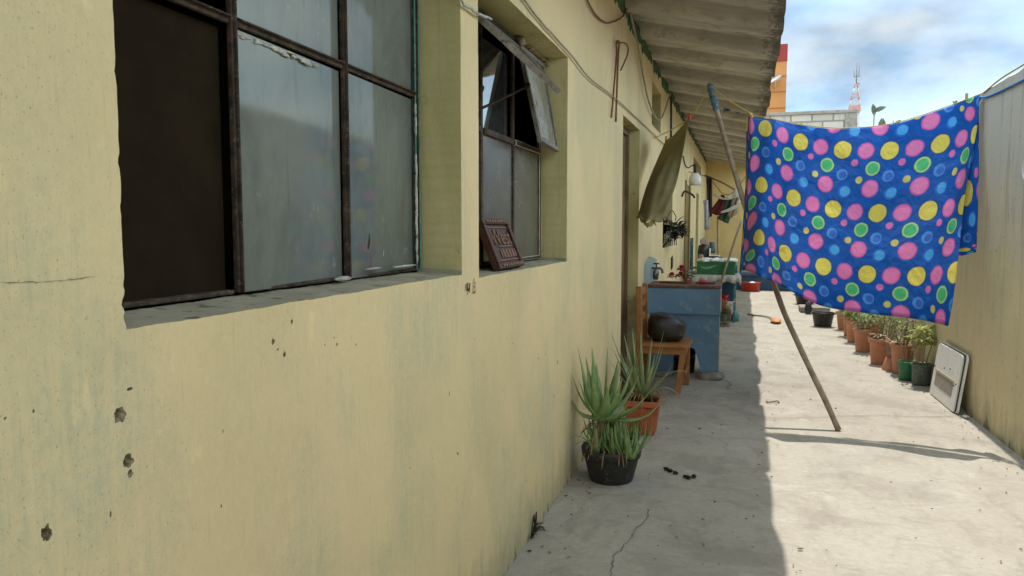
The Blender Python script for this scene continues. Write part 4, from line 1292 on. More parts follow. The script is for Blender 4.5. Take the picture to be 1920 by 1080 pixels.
bm = NB(); tube(bm, [(0.37 + .13 * math.cos(a * math.pi / 10), 7.42 - .1, 0.235 - .09 * math.sin(a * math.pi / 10)) for a in range(11)], .003, 5); obj('handle', bm, M_STEEL, t)

t = thing('tap', (0.03, 7.75, 0.9), 'old grey tap on the pale blue patch above the washbasin', 'tap')
bm = NB()
tube(bm, spline([(0.0, 7.78, 0.99), (0.05, 7.78, 0.99), (0.10, 7.78, 0.985), (0.115, 7.78, 0.94)], 5), .013, 8); lathe(bm, [(0.0, 0), (.026, 0), (.032, .05), (.028, .10), (0, .105)], (0.045, 7.78, 0.872), 12)
obj('body', bm, M_STEEL, t)
bm = NB(); tube(bm, [(0.05, 7.78, 1.0), (0.05, 7.78, 1.035)], .007, 6); tube(bm, [(0.02, 7.78, 1.037), (0.08, 7.78, 1.037)], .008, 6); obj('handle', bm, M_CABLEDARK, t)

def flower(bm, c, r, mi):
    for k in range(26):
        a = random.uniform(0, 6.28); e = random.uniform(-.3, 1.4)
        d = Vector((math.cos(a) * math.cos(e), math.sin(a) * math.cos(e), math.sin(e)))
        leaf(bm, Vector(c) + d * r * .3, d, r * .85, r * .9, droop=.2, mi=mi, seg=2)
t = thing('flower_pot', (0.40, 7.30, 0.873), 'small bunch of red, pink and white flowers on the washbasin rim', 'flowers')
bm = NB(); lathe(bm, potprof(.045, .055, .8, .2, .004), (0.40, 7.34, 0.873), 16); obj('pot', bm, M_TERRA, t)
bm = NB(); bush(bm, (0.40, 7.34, .92), .07, .07, 60, .05, .022); obj('leaves', bm, M_LEAF2, t)
bm = NB()
flower(bm, (0.340, 7.30, 1.010), .044, 0); flower(bm, (0.330, 7.28, 0.950), .042, 0)
flower(bm, (0.250, 7.30, 0.940), .046, 1); flower(bm, (0.425, 7.28, .975), .036, 2); flower(bm, (0.425, 7.26, .920), .032, 2); flower(bm, (0.385, 7.31, .985), .022, 2); flower(bm, (0.365, 7.28, .93), .022, 0)
obj('blossom', bm, [M_REDF, M_PINKF, M_WHITEF], t)
bm = NB(); lathe(bm, [(0, 0), (.03, 0), (.046, .02), (.04, .034), (.022, .044), (0, .046)], (0.545, 7.25, 0.873), 16, wob=.04)
tag(obj('soap_dish', bm, M_PINKF), 'pink soap dish on the corner of the washbasin rim', 'dish')

# ================================================================== CLOTHES POLE AND LINES
P_pole = [(0.586, 6.756, 2.635), (0.652, 6.647, 2.404), (0.744, 6.502, 2.095), (0.841, 6.353, 1.778), (0.908, 6.25, 1.561), (1.001, 6.123, 1.288), (1.117, 5.987, 1.0), (1.198, 5.883, 0.778), (1.285, 5.793, 0.586), (1.38, 5.697, 0.384), (1.477, 5.604, 0.186), (1.557, 5.519, 0.006)]
t = thing('clothes_pole', (1.557, 5.519, 0), 'long crooked wooden pole propping up the clothes line', 'pole')
bm = NB()
Pp = spline(P_pole, 5)
tube(bm, Pp, [0.021 + 0.0022 * mnoise.noise(Vector((i * .35, 0, 0))) for i in range(len(Pp))], 10)
obj('shaft', bm, M_WOODOLD, t)
bm = NB()
for k in range(7):
    i0 = Vector(P_pole[0]).lerp(Vector(P_pole[1]), .10 + k * .14)
    lump(bm, i0, (.028, .028, .026), 0, 2, .5)
obj('cloth_wrap', bm, simple('faded blue rag', (0.10, 0.20, 0.26), (0.06, 0.13, 0.18), 30, .9, .1, .4), t)
bm = NB()
TOPL = [(0.944, 6.589, 2.335), (1.064, 6.568, 2.303), (1.338, 6.521, 2.231), (1.647, 6.474, 2.187), (1.979, 6.427, 2.205), (2.32, 6.38, 2.305), (2.514, 6.33, 2.375)]
tube(bm, spline([(0.54, 6.78, 2.60), (0.586, 6.735, 2.62), (0.76, 6.66, 2.47), (0.93, 6.60, 2.352)], 5), .0045, 6)
tube(bm, spline([(0.93, 6.60, 2.352)] + TOPL + [(2.546, 6.30, 2.385)], 4), .004, 6)
tube(bm, spline([(2.546, 6.30, 2.385), (2.540, 5.9, 2.412), (2.541, 5.48, 2.418), (2.538, 5.0, 2.428), (2.542, 4.5, 2.42)], 6), .006, 6)
tube(bm, spline([(0.586, 6.735, 2.62), (0.50, 6.82, 2.47), (0.416, 6.9, 2.375), (0.20, 7.35, 2.33), (0.0, 7.9, 2.33)], 5), .0045, 6)
for k in range(3): lump(bm, (0.932 + .01 * k, 6.60, 2.338 - .022 * k), (.014, .014, .018), 0, 2)
tag(obj('clothesline', bm, M_YROPE), 'yellow plastic rope running from the pole top to the boundary wall', 'clothes line')
bm = NB()
tube(bm, spline([(2.515, 6.335, 2.36), (2.538, 6.20, 2.338), (2.539, 5.9, 2.325), (2.538, 5.46, 2.320), (2.54, 5.0, 2.33), (2.545, 4.6, 2.36)], 6), .0075, 7)
lump(bm, (2.518, 6.325, 2.352), (.016, .018, .022), 0, 2)
tag(obj('rope', bm, M_BROPE), 'bright blue rope sagging along the top of the boundary wall', 'rope')
bm = NB()
for s in (-1, 1): box(bm, 2.445 + s * .005 - .004, 2.445 + s * .005 + .004, 6.33, 6.345, 2.34, 2.392, .001)
tag(obj('clothes_peg', bm, M_LIGHTWOOD), 'wooden clothes peg standing on the blanket near the wall end', 'peg')

# --- the polka dot blanket
N_T = [(0.919, 6.84, 2.368), (0.944, 6.589, 2.327), (1.064, 6.568, 2.295), (1.338, 6.521, 2.223), (1.647, 6.474, 2.179), (1.979, 6.427, 2.197), (2.32, 6.38, 2.297), (2.447, 6.351, 2.35), (2.514, 6.33, 2.367)]
N_0 = [(0.903, 6.747, 2.282), (0.94, 6.466, 2.227), (1.046, 6.468, 2.205), (1.313, 6.421, 2.083), (1.618, 6.374, 2.005), (1.94, 6.327, 1.985), (2.269, 6.28, 2.02), (2.42, 6.251, 2.059), (2.484, 6.23, 2.081)]
N_1 = [(0.905, 6.496, 1.79), (0.933, 6.215, 1.722), (1.023, 6.198, 1.736), (1.258, 6.151, 1.631), (1.533, 6.104, 1.541), (1.832, 6.057, 1.509), (2.147, 6.01, 1.522), (2.287, 5.981, 1.543), (2.369, 5.96, 1.565)]
N_2 = [(0.89, 6.226, 1.346), (0.92, 5.946, 1.266), (1.011, 5.908, 1.333), (1.192, 5.861, 1.214), (1.45, 5.814, 1.124), (1.736, 5.767, 1.074), (2.033, 5.72, 1.073), (2.166, 5.691, 1.089), (2.264, 5.67, 1.109)]
N_B = [(0.877, 6.068, 1.069), (0.919, 5.787, 1.085), (1.01, 5.738, 1.056), (1.185, 5.691, 0.977), (1.421, 5.644, 0.86), (1.71, 5.597, 0.817), (1.997, 5.55, 0.799), (2.121, 5.521, 0.778), (2.191, 5.5, 0.761)]
UU = [-4.1, -3.45, -3, -2, -1, 0, 1, 1.6, 2.05]
VT = [-.15, -.15, -.18, -.28, -.34, -.43, -.58, -.68, -.72]
VR = [0, 1, 2]
NU, NV = 14, 16
grid = patch([N_T, N_0, N_1, N_2, N_B], NU, NV)
uvr = patch([[(UU[i], VT[i], 0) for i in range(9)]] + [[(u, v, 0) for u in UU] for v in (0, 1, 2)] + [[(u, 2.66, 0) for u in UU]], NU, NV)
gh, gw = len(grid), len(grid[0])
for i in range(gh):
    for j in range(gw):
        u, v = uvr[i][j].x, uvr[i][j].y
        tt = i / (gh - 1)
        # soft hanging folds, deeper towards the gathered left end, and a belly of wind
        f = 0.036 * tt * math.sin(u * 2.3 + v * 0.7) + 0.010 * math.sin(u * 4.1 + 1.0 - v * 0.5)
        left = max(0.0, min(1.0, (-1.6 - u) / 1.6))
        f += 0.085 * left * math.sin(u * 5.2 + v * 0.35) * (0.4 + 0.6 * tt)
        f += 0.020 * mnoise.noise(Vector((u * .9, v * 1.2, 0)))
        f -= 0.05 * math.sin(math.pi * tt) * math.exp(-((u - 0.9) / 1.1) ** 2)
        edge = math.exp(-((u - 2.05) / .25) ** 2)
        f += 0.04 * edge * math.sin(v * 2.0)
        grid[i][j] = grid[i][j] + Vector((0, 1, 0.0)) * f
bm = NB()
sheet(bm, grid, [[(p.x, p.y) for p in r] for r in uvr], 0, 0.006)
# hem roll along the bottom and the back flap over the line
BK_T = [(1.66, 6.50, 2.185), (1.99, 6.46, 2.203), (2.33, 6.42, 2.303), (2.46, 6.385, 2.355), (2.528, 6.36, 2.370)]
BK_1 = [(1.62, 6.28, 1.80), (1.93, 6.25, 1.80), (2.27, 6.19, 1.80), (2.40, 6.15, 1.78), (2.488, 6.11, 1.80)]
BK_2 = [(1.60, 6.06, 1.35), (1.90, 6.03, 1.33), (2.22, 5.98, 1.31), (2.35, 5.96, 1.32), (2.452, 5.93, 1.33)]
BK_3 = [(1.58, 6.01, 1.26), (1.89, 5.98, 1.24), (2.20, 5.93, 1.22), (2.33, 5.91, 1.21), (2.443, 5.885, 1.235)]
gb = patch([BK_T, BK_1, BK_2, BK_3], 8, 10)
ub = patch([[(4.2 - 1.0 + k * .55, 3.0 - r * .8, 0) for k in range(5)] for r in range(4)], 8, 10)
for i in range(len(gb)):
    for j in range(len(gb[0])):
        gb[i][j] = gb[i][j] + Vector((0, 0.025 * math.sin(j * .55 + i * .1) * i / len(gb), 0))
sheet(bm, gb, [[(p.x, p.y) for p in r] for r in ub], 0, 0.006)
tag(obj('blanket', bm, M_DOTS), 'large blue fleece blanket with coloured polka dots blowing on the line', 'blanket')

# --- olive cloth
bm = NB()
ctl = [[(0.145, 7.55, 2.255), (0.27, 7.2, 2.285), (0.412, 6.9, 2.373)],
       [(0.105, 7.15, 2.03), (0.24, 6.9, 2.06), (0.375, 6.72, 2.06)],
       [(0.070, 6.75, 1.78), (0.205, 6.55, 1.82), (0.345, 6.5, 1.78)],
       [(0.045, 6.42, 1.55), (0.165, 6.22, 1.53), (0.300, 6.22, 1.58)],
       [(0.035, 6.33, 1.485), (0.145, 6.12, 1.455), (0.270, 6.12, 1.46)]]
gr = patch(ctl, 12, 10)
for i in range(len(gr)):
    for j in range(len(gr[0])):
        w_ = i / len(gr)
        gr[i][j] = gr[i][j] + Vector((0, 0.014 * w_ * math.sin(j * .37 + i * .04) + 0.05 * mnoise.noise(Vector((i * .07, j * .16, 0))), 0.012 * math.sin(j * .5) * w_))
sheet(bm, gr, None, 0, .004)
oc = thing('olive_cloth', (0.25, 7.0, 2.3), 'long olive towel blown sideways beside the doorway', 'cloth')
obj('towel', bm, M_OLIVE, oc)
bm = NB()
low = gr[-1]
gh2 = [[p + Vector((0.012, 0.03, -0.002)) for p in low[1:18]], [p + Vector((0.022, 0.05, -0.025 - .02 * abs(math.sin(k * .9)))) for k, p in enumerate(low[1:18])]]
sheet(bm, gh2, None, 0, .003)
obj('lining', bm, M_OLIVEHEM, oc)
bm = NB(); box(bm, 0.398, 0.424, 6.88, 6.91, 2.36, 2.41, .003)
tag(obj('clothes_peg', bm, M_RED), 'red clothes peg holding the corner of the olive towel', 'peg')
bm = NB(); box(bm, 0.140, 0.160, 7.535, 7.56, 2.245, 2.30, .003)
tag(obj('clothes_peg', bm, M_ORANGE), 'orange clothes peg at the wall side corner of the olive towel', 'peg')

# ================================================================== CABLES ON THE HOUSE FRONT
def cable(pts, r, mat, label, name='cable', x=0.012, n=6, cat='cable', jit=0.004):
    bm = NB()
    P = spline([(x + random.uniform(0, .004), a, b) for a, b in pts], n)
    P = [p + Vector((0, random.uniform(-jit, jit) * .3, random.uniform(-jit, jit) * .5)) for p in P]
    tube(bm, P, r, 6)
    return tag(obj(name, bm, mat), label, cat)
cable([(2.55, 2.345), (2.996, 2.332), (3.288, 2.312), (3.913, 2.297), (4.364, 2.272), (5.305, 2.307), (6.559, 2.33), (7.6, 2.34), (8.556, 2.35), (10.265, 2.414)], .0048, M_CABLE, 'thin grey cable running along the wall above the second window and doorway')
cable([(2.20, 2.30), (2.293, 2.135), (2.376, 2.122), (2.48, 2.127), (2.593, 2.147)], .005, M_WHITECLOTH, 'pale cable end looping over the pier between the two windows')
cable([(4.20, 2.80), (4.271, 2.70), (4.508, 2.678), (4.863, 2.716), (5.271, 2.828), (5.60, 2.95), (5.78, 3.05)], .006, M_COPPER, 'brown cable sagging in a short loop right under the eave')
cable([(5.80, 3.06), (6.1, 2.95), (6.341, 2.866), (6.887, 2.635), (7.298, 2.531), (7.796, 2.505), (8.2, 2.57), (8.505, 2.682), (8.9, 2.87), (9.195, 3.0)], .009, M_CABLE, 'long drooping cable hanging across the first wall vent', x=0.03)
cable([(9.25, 2.98), (9.30, 2.8), (9.33, 2.6), (9.36, 2.35), (9.3, 2.28)], .014, M_CABLEDARK, 'thick dark cable dropping straight down above the olive towel', x=0.03)
bm = NB()
tube(bm, spline([(0.012, 5.16, 2.155), (0.02, 5.22, 2.40), (0.024, 5.275, 2.60), (0.022, 5.285, 2.69), (0.03, 5.36, 2.70), (0.025, 5.34, 2.60), (0.015, 5.33, 2.15)], 8), .007, 6)
tube(bm, spline([(0.024, 5.30, 2.685), (0.05, 5.45, 2.72), (0.06, 5.56, 2.715), (0.05, 5.59, 2.66), (0.03, 5.43, 2.525)], 8), .006, 6)
tag(obj('wire_hook', bm, M_COPPER), 'rust brown bent wire hook hanging on the yellow wall', 'wire')
bm = NB(); tube(bm, spline([(0.02, 10.3, 1.50), (0.06, 9.9, 1.55), (0.05, 9.4, 1.62), (0.03, 9.0, 1.50)], 6), .006, 5)
tag(obj('cable', bm, M_CABLEDARK), 'dark cable end beside the small far window', 'cable')
bm = NB()
tube(bm, [(2.535 + .0, 5.32 + .058 * math.cos(a * math.pi / 12), 1.765 + .068 * math.sin(a * math.pi / 12)) for a in range(-8, 20)], .005, 6)
tag(obj('wire_ring', bm, M_WHITE), 'pale wire ring hanging on the boundary wall at the right edge', 'ring')

# ================================================================== CARVED PLAQUE ON THE SECOND SILL
pq = thing('carved_plaque', (-0.06, 3.0, 1.235), 'red brown carved wooden plaque leaning on the second window sill', 'plaque')
# local frame: u along Y, v up the slope, w out of the face
a_l = Vector((-0.030, 2.800, 1.236)); 
uax = Vector((0.0, 1.0, 0.0)); lean = R(22)
vax = Vector((-math.sin(lean), 0, math.cos(lean))); wax = Vector((math.cos(lean), 0, math.sin(lean)))
FR = Matrix(((uax.x, vax.x, wax.x, a_l.x), (uax.y, vax.y, wax.y, a_l.y), (uax.z, vax.z, wax.z, a_l.z), (0, 0, 0, 1)))
PW, PH = 0.345, 0.215
bm = NB(); box(bm, 0, PW, 0, PH, -0.022, 0.0, .002, 0, FR)
obj('board', bm, M_MAHOG, pq)
bm = NB()
for a, b, c_, d_ in ((0, PW, 0, .024), (0, PW, PH - .024, PH), (0, .03, .024, PH - .024), (PW - .03, PW, .024, PH - .024)):
    box(bm, a, b, c_, d_, .0005, .012, .003, 0, FR)
obj('frame', bm, M_MAHOG, pq)
bm = NB()
for k in range(9):
    uu = .05 + k * .031
    box(bm, uu - .010, uu + .010, PH - .019, PH - .007, .0125, .017, .002, 0, FR)
    box(bm, uu - .010, uu + .010, .006, .018, .0125, .017, .002, 0, FR)
for (a, b, z) in ((.05, .30, .178), (.10, .30, .095), (.05, .31, .035)):
    box(bm, a, b, z - .003, z + .003, .0005, .006, .001, 0, FR)
for k in range(10): box(bm, .105 + k * .02, .117 + k * .02, .045, .082, .0005, .005 + .003 * (k % 2), .002, 0, FR)
obj('carving', bm, M_MAHOGHI, pq)
def text_mesh(body, size, ext):
    cu = bpy.data.curves.new('txt', 'FONT'); cu.body = body; cu.size = size; cu.extrude = ext
    to = bpy.data.objects.new('txt', cu); COL.objects.link(to)
    bpy.context.view_layer.update()
    me = bpy.data.meshes.new_from_object(to.evaluated_get(bpy.context.evaluated_depsgraph_get()))
    b = NB(); b.from_mesh(me)
    bpy.data.objects.remove(to, do_unlink=True); bpy.data.meshes.remove(me)
    return b
tb = text_mesh('West', 0.098, 0.003)
xs_ = [v.co.x for v in tb.verts]; w_ = max(xs_) - min(xs_)
tb.transform(FR @ Matrix.Translation((0.048, 0.103, 0.0035)) @ Matrix.Diagonal((0.25 / w_, 1.0, 1, 1)))
obj('lettering', tb, M_MAHOGHI, pq)

# ================================================================== FAR END OF THE VERANDA: TABLE AND HOUSEHOLD THINGS
TY0, TY1 = 11.5, 12.3
tbl = thing('work_table', (0.52, 11.9, 0), 'teal metal table under a greyed white cloth beyond the washbasin', 'table')
bm = NB(); box(bm, 0.17, 0.84, TY0, TY1, 0.675, 0.700, .004); obj('top', bm, M_TEALMET, tbl)
for x, y in ((0.20, TY0 + .04), (0.80, TY0 + .04), (0.20, TY1 - .04), (0.80, TY1 - .04)):
    bm = NB(); box(bm, x - .016, x + .016, y - .016, y + .016, 0.0, 0.674, .002); obj('leg', bm, M_TEALMET, tbl)
bm = NB(); box(bm, 0.22, 0.78, TY1 - .05, TY1 - .03, 0.25, 0.60); obj('back_panel', bm, M_BLUETUB, tbl)
bm = NB()
nxc = 40
gc = []
for i, (yy, zz) in enumerate(((TY1 + .01, .62), (TY1 + .005, .703), (TY0 + .3, .704), (TY0 - .005, .703), (TY0 - .02, .665), (TY0 - .03, .60))):
    row = []
    for j in range(nxc + 1):
        x = 0.13 + 0.76 * j / nxc
        z = zz; y = yy
        if j < 2 or j > nxc - 3: z -= .06 * (2 - min(j, nxc - j)) * .5
        if i >= 4 or i == 0: y += .012 * math.sin(j * .9) * (i - 3 if i > 3 else 1); z += .012 * math.sin(j * .7)
        row.append(Vector((x, y, z)))
    gc.append(row)
sheet(bm, gc, None, 0, .003)
tag(obj('tablecloth', bm, M_LACE), 'greyed white cloth hanging over the edge of the far table', 'tablecloth')
cr = thing('crate', (0.52, 11.8, .706), 'green plastic crate heaped with white bags on the table', 'crate')
bm = NB()
x0, x1, y0, y1 = 0.245, 0.795, 11.58, 11.98
box(bm, x0, x1, y0, y0 + .02, .708, .90, .004); box(bm, x0, x1, y1 - .02, y1, .708, .90, .004)
box(bm, x0, x0 + .02, y0 + .02, y1 - .02, .708, .90, .003); box(bm, x1 - .02, x1, y0 + .02, y1 - .02, .708, .90, .003)
box(bm, x0 + .02, x1 - .02, y0 + .02, y1 - .02, .708, .72)
for k in range(9): box(bm, x0 + .33 + k * .022, x0 + .336 + k * .022, y0 - .006, y0 - .0005, .72, .89, .001)
box(bm, x0 - .006, x1 + .006, y0 - .008, y0 - .0005, .878, .902, .002)
obj('body', bm, M_GREENBOX, cr)
bm = NB()
strip(bm, [(x0 + .06, y0 - .002, .82), (x0 + .12, y0 - .002, .80), (x0 + .20, y0 - .002, .815), (x0 + .28, y0 - .002, .85)], [.012, .03, .03, .01], (0, -1, 0))
obj('label_patch', bm, simple('pale green print', (0.20, 0.36, 0.24), None, 20, .7, .2, 0), cr)
bm = NB()
for k in range(14):
    lump(bm, (random.uniform(x0 + .05, x1 - .05), random.uniform(y0 + .06, y1 - .06), .90 + random.uniform(-.01, .025)), (.09, .08, .035), 0, 3, .4)
tag(obj('plastic_bags', bm, M_WHITE), 'crumpled white plastic bags filling the green crate', 'bags')
# teal rack left of the crate
rk = thing('metal_rack', (0.20, 12.5, 0), 'teal metal rack standing at the wall behind the table', 'rack')
bm = NB()
for x in (0.10, 0.28):
    for y in (12.4, 12.75): box(bm, x - .014, x + .014, y - .014, y + .014, 0, 1.24, .002)
obj('frame', bm, M_TEALMET, rk)
for z in (0.35, 0.75):
    bm = NB(); box(bm, .09, .29, 12.38, 12.77, z, z + .02, .002); obj('shelf', bm, M_TEALMET, rk)
ap = thing('coffee_maker', (0.36, 12.1, .706), 'black coffee maker with a pale lid left of the stack of pots', 'appliance')
bm = NB(); lathe(bm, [(0, 0), (.075, 0), (.07, .04), (.06, .12), (.085, .20), (.09, .34), (.075, .43), (0, .44)], (0.315, 12.08, .708), 18); obj('body', bm, M_APPL, ap)
bm = NB(); box(bm, .26, .39, 12.02, 12.12, 1.152, 1.235, .015); obj('lid', bm, simple('grey pink lid', (.42, .34, .31), None, 10, .5, .3, 0), ap)
bm = NB(); lump(bm, (.285, 12.0, .93), (.05, .05, .075), 0, 3, .2); tag(obj('jar', bm, M_BEIGECL, smooth=True), 'round beige jar in front of the black coffee maker', 'jar')
pt = thing('cooking_pot', (0.45, 12.08, .706), 'black cooking pot with a pale rim on the far table', 'pot')
bm = NB(); lathe(bm, [(0, 0), (.10, 0), (.11, .02), (.11, .26), (0, .262)], (.48, 12.10, .708), 20); obj('body', bm, M_APPL, pt)
bm = NB(); box(bm, .40, .57, 12.02, 12.06, .955, .985, .004); box(bm, .40, .425, 12.02, 12.06, .986, 1.09, .004); obj('rim', bm, M_WHITE, pt)
bm = NB(); lathe(bm, [(0, 0), (.05, 0), (.055, .05), (.04, .10), (.045, .17), (0, .175)], (.44, 12.15, 1.0 + .01), 14)
tag(obj('mug', bm, simple('steel blue enamel', (.10, .15, .17), None, 10, .4, .4, 0)), 'dark blue enamel mug stacked on the black cooking pot', 'mug')
bm = NB(); lathe(bm, [(0, 0), (.03, 0), (.032, .10), (.014, .14), (.012, .2), (0, .2)], (.80, 12.1, .706), 12)
tag(obj('bottle', bm, M_TEALMET), 'slim teal bottle at the right end of the far table', 'bottle')
bm = NB(); lathe(bm, [(0, 0), (.05, 0), (.055, .09), (.045, .16), (0, .165)], (.68, 12.18, .706), 12)
tag(obj('jar', bm, M_DOOR), 'brown jar behind the leaning broom handle', 'jar')
bm = NB()
tube(bm, [(0.445, 11.38, 0.02), (0.66, 11.42, .80), (0.80, 11.45, 1.28), (0.872, 11.47, 1.50)], .0155, 8)
tag(obj('broom_handle', bm, M_WOODOLD), 'brown stick leaning across the front of the green crate', 'stick')
bm = NB(); tube(bm, [(0.545, 12.45, 0.02), (0.525, 12.5, .9), (0.505, 12.55, 1.60)], .017, 8)
tag(obj('broom_handle', bm, M_LIGHTWOOD), 'pale upright stick standing behind the cooking pots', 'stick')
t = thing('flower_pot', (0.62, 11.2, 0), 'leggy geranium in a grey green pot below the table', 'potted plant')
bm = NB(); lathe(bm, potprof(.075, .15, .75, .15, .006), (0.66, 11.35, 0.002), 16); obj('pot', bm, M_GREYPL, t)
bm = NB(); bush(bm, (.66, 11.35, .14), .09, .16, 50, .07, .035); obj('leaves', bm, M_LEAF2, t)
bm = NB(); flower(bm, (.64, 11.33, .38), .05, 0); flower(bm, (.70, 11.33, .36), .03, 1); obj('blossom', bm, [M_REDF, M_PINKF], t)
t = thing('bucket', (0.55, 11.8, 0), 'small red bucket standing under the far table', 'bucket')
bm = NB(); lathe(bm, potprof(.11, .23, .75, .12), (.60, 11.80, .16), 18); obj('body', bm, M_RED, t)
bm = NB(); box(bm, .45, .75, 11.66, 11.94, .0, .158, .004); obj('stand', bm, M_DOOR, t)
bm = NB(); lathe(bm, [(0, 0), (.055, 0), (.06, .05), (.06, .10), (.03, .13), (.02, .16), (0, .16)], (.815, 11.72, .002), 14)
tag(obj('jug', bm, simple('turquoise plastic', (.12, .33, .30), None, 10, .5, .4, 0)), 'turquoise plastic jug by the front leg of the table', 'jug')
bm = NB(); bush(bm, (.60, 11.05, 0.0), .14, .05, 60, .07, .035)
tag(obj('creeping_weed', bm, M_DRY), 'dry straggling weed on the floor beside the washbasin', 'weed')

def garment(name, mat, ctl, label, folds=.02, freq=1.0, thick=.004, nu=6, nv=6):
    bm = NB()
    gr = patch(ctl, nu, nv)
    for i in range(len(gr)):
        for j in range(len(gr[0])):
            gr[i][j] = gr[i][j] + Vector((0.3, 1, 0)) * folds * math.sin(j * freq + i * .25)
    sheet(bm, gr, None, 0, thick)
    return tag(obj(name, bm, mat), label, 'laundry', 'laundry on the far clothes line')
garment('shirt', M_BURG, [[(.56, 12.3, 1.93), (.59, 12.25, 1.92), (.62, 12.2, 1.90)], [(.47, 12.2, 1.79), (.54, 12.15, 1.77), (.60, 12.1, 1.76)], [(.385, 12.1, 1.66), (.47, 12.05, 1.61), (.575, 12.05, 1.60)]], 'burgundy shirt blown sideways on the far clothes line')
garment('shirt', M_GREENCL, [[(.60, 12.35, 1.88), (.68, 12.3, 1.89), (.745, 12.3, 1.90)], [(.56, 12.25, 1.72), (.64, 12.2, 1.70), (.72, 12.2, 1.70)], [(.51, 12.2, 1.55), (.60, 12.15, 1.50), (.67, 12.15, 1.47)]], 'dark green shirt hanging next to the burgundy one', .03)
garment('towel', M_WHITECLOTH, [[(.44, 12.1, 1.97), (.55, 12.05, 1.885), (.68, 12.0, 1.875), (.80, 12.0, 2.04)], [(.43, 12.1, 1.92), (.55, 12.05, 1.85), (.69, 12.0, 1.84), (.87, 12.0, 1.90)]], 'narrow white towel slung over the far clothes line')
garment('towel', M_WHITECLOTH, [[(.82, 12.0, 2.03), (.86, 12.0, 1.88), (.825, 12.0, 1.74), (.71, 12.0, 1.665), (.56, 12.02, 1.63)], [(.78, 12.0, 1.98), (.825, 12.0, 1.87), (.79, 12.0, 1.77), (.69, 12.0, 1.71), (.57, 12.02, 1.66)]], 'white towel end curling round the green shirt', .008)
garment('shirt', M_BEIGECL, [[(.72, 12.1, 1.88), (.78, 12.1, 1.89), (.83, 12.1, 1.86)], [(.72, 12.1, 1.80), (.77, 12.1, 1.80), (.81, 12.1, 1.78)], [(.66, 12.1, 1.60), (.72, 12.1, 1.56), (.80, 12.1, 1.63)]], 'beige shirt nearest the blanket on the far clothes line')
garment('trousers', M_DARKCL, [[(.32, 12.4, 2.2), (.36, 12.4, 2.21), (.41, 12.4, 2.2)], [(.33, 12.4, 1.9), (.37, 12.4, 1.9), (.41, 12.4, 1.9)], [(.35, 12.4, 1.52), (.38, 12.4, 1.56), (.415, 12.4, 1.6)]], 'dark trousers hanging close to the house wall')
garment('sleeve', M_SILVER, [[(.30, 12.0, 1.83), (.34, 11.96, 1.84), (.38, 12.0, 1.82)], [(.31, 12.0, 1.6), (.35, 11.95, 1.6), (.395, 12.0, 1.6)], [(.325, 12.0, 1.37), (.365, 11.96, 1.38), (.40, 12.0, 1.39)]], 'silver grey garment hanging in front of the dark trousers', .02, 1.4)
bm = NB(); tube(bm, spline([(0.0, 13.0, 2.35), (.35, 12.4, 2.20), (.60, 12.2, 1.93), (.80, 12.05, 2.02), (1.05, 11.9, 2.45), (1.10, 11.85, 2.84)], 6), .005, 5)
tag(obj('clothesline', bm, M_CABLEDARK), 'dark line carrying the laundry at the far end of the veranda', 'clothes line')
bm = NB(); tube(bm, [(0.15, 15.5, 2.45), (.50, 14.5, 2.25), (.80, 13.2, 2.02)], .018, 7)
tag(obj('stick', bm, M_WOODOLD), 'thin brown stick slanting under the far roof', 'stick')
t = thing('hanging_lamp', (0.12, 12.9, 2.3), 'white lamp holder hanging on wires from the far house wall', 'lamp')
bm = NB(); lathe(bm, [(0, .2), (.05, .195), (.085, .15), (.10, .08), (.09, .01), (.07, 0), (0, .01)], (0.13, 12.6, 2.10), 18); obj('shade', bm, M_WHITE, t)
bm = NB(); tube(bm, spline([(.13, 12.6, 2.30), (.10, 12.6, 2.42), (.04, 12.3, 2.36), (0.02, 11.9, 2.38), (0.01, 11.6, 2.48)], 6), .010, 5); tube(bm, [(.13, 12.6, 2.29), (.12, 12.6, 2.44)], .022, 6); obj('wire', bm, M_CABLEDARK, t)
t = thing('hanging_plant', (0.08, 9.6, 1.3), 'dark straggly plant in a basket fixed at the small far window', 'plant')
bm = NB(); bush(bm, (0.07, 9.3, 1.22), .10, .26, 90, .13, .05); bush(bm, (0.16, 9.5, 1.30), .05, .10, 30, .12, .05)
obj('leaves', bm, simple('dark dusty leaf', (.045, .05, .035), None, 16, .7, .3, 0), t)
bm = NB()
for k in range(7): tube(bm, [(0.02 + .025 * k * .6, 8.95 + .09 * k, 1.19), (0.03 + .02 * k * .5, 9.0 + .08 * k, 1.36)], .006, 5)
obj('basket', bm, M_STEEL, t)
bm = NB(); box(bm, .002, .02, 9.95, 10.1, .88, 1.02, .006); lump(bm, (.012, 10.02, .95), (.012, .05, .09))
tag(obj('wall_socket', bm, M_CABLEDARK), 'dark oval socket box on the wall above the flowers', 'socket')
bm = NB(); tube(bm, spline([(0.01, 11.5, 1.87), (.05, 11.5, 1.95), (.16, 11.5, 1.90), (.20, 11.5, 1.85)], 5), .016, 6)
tag(obj('wall_hook', bm, M_CABLEDARK), 'black hook sticking out of the wall behind the olive towel', 'hook')
bm = NB(); 
gq = [[Vector((.62 + .2 * j / 6, 10.0 + .3 * i / 3, 2.93 - .05 * math.sin(j * .9 + i))) for j in range(7)] for i in range(4)]
sheet(bm, gq, None, 0, .004)
tag(obj('blue_rag', bm, simple('faded blue rag', (.12, .24, .38), None, 14, .9, .1, .2)), 'blue rag tucked under the far roof sheets', 'rag')

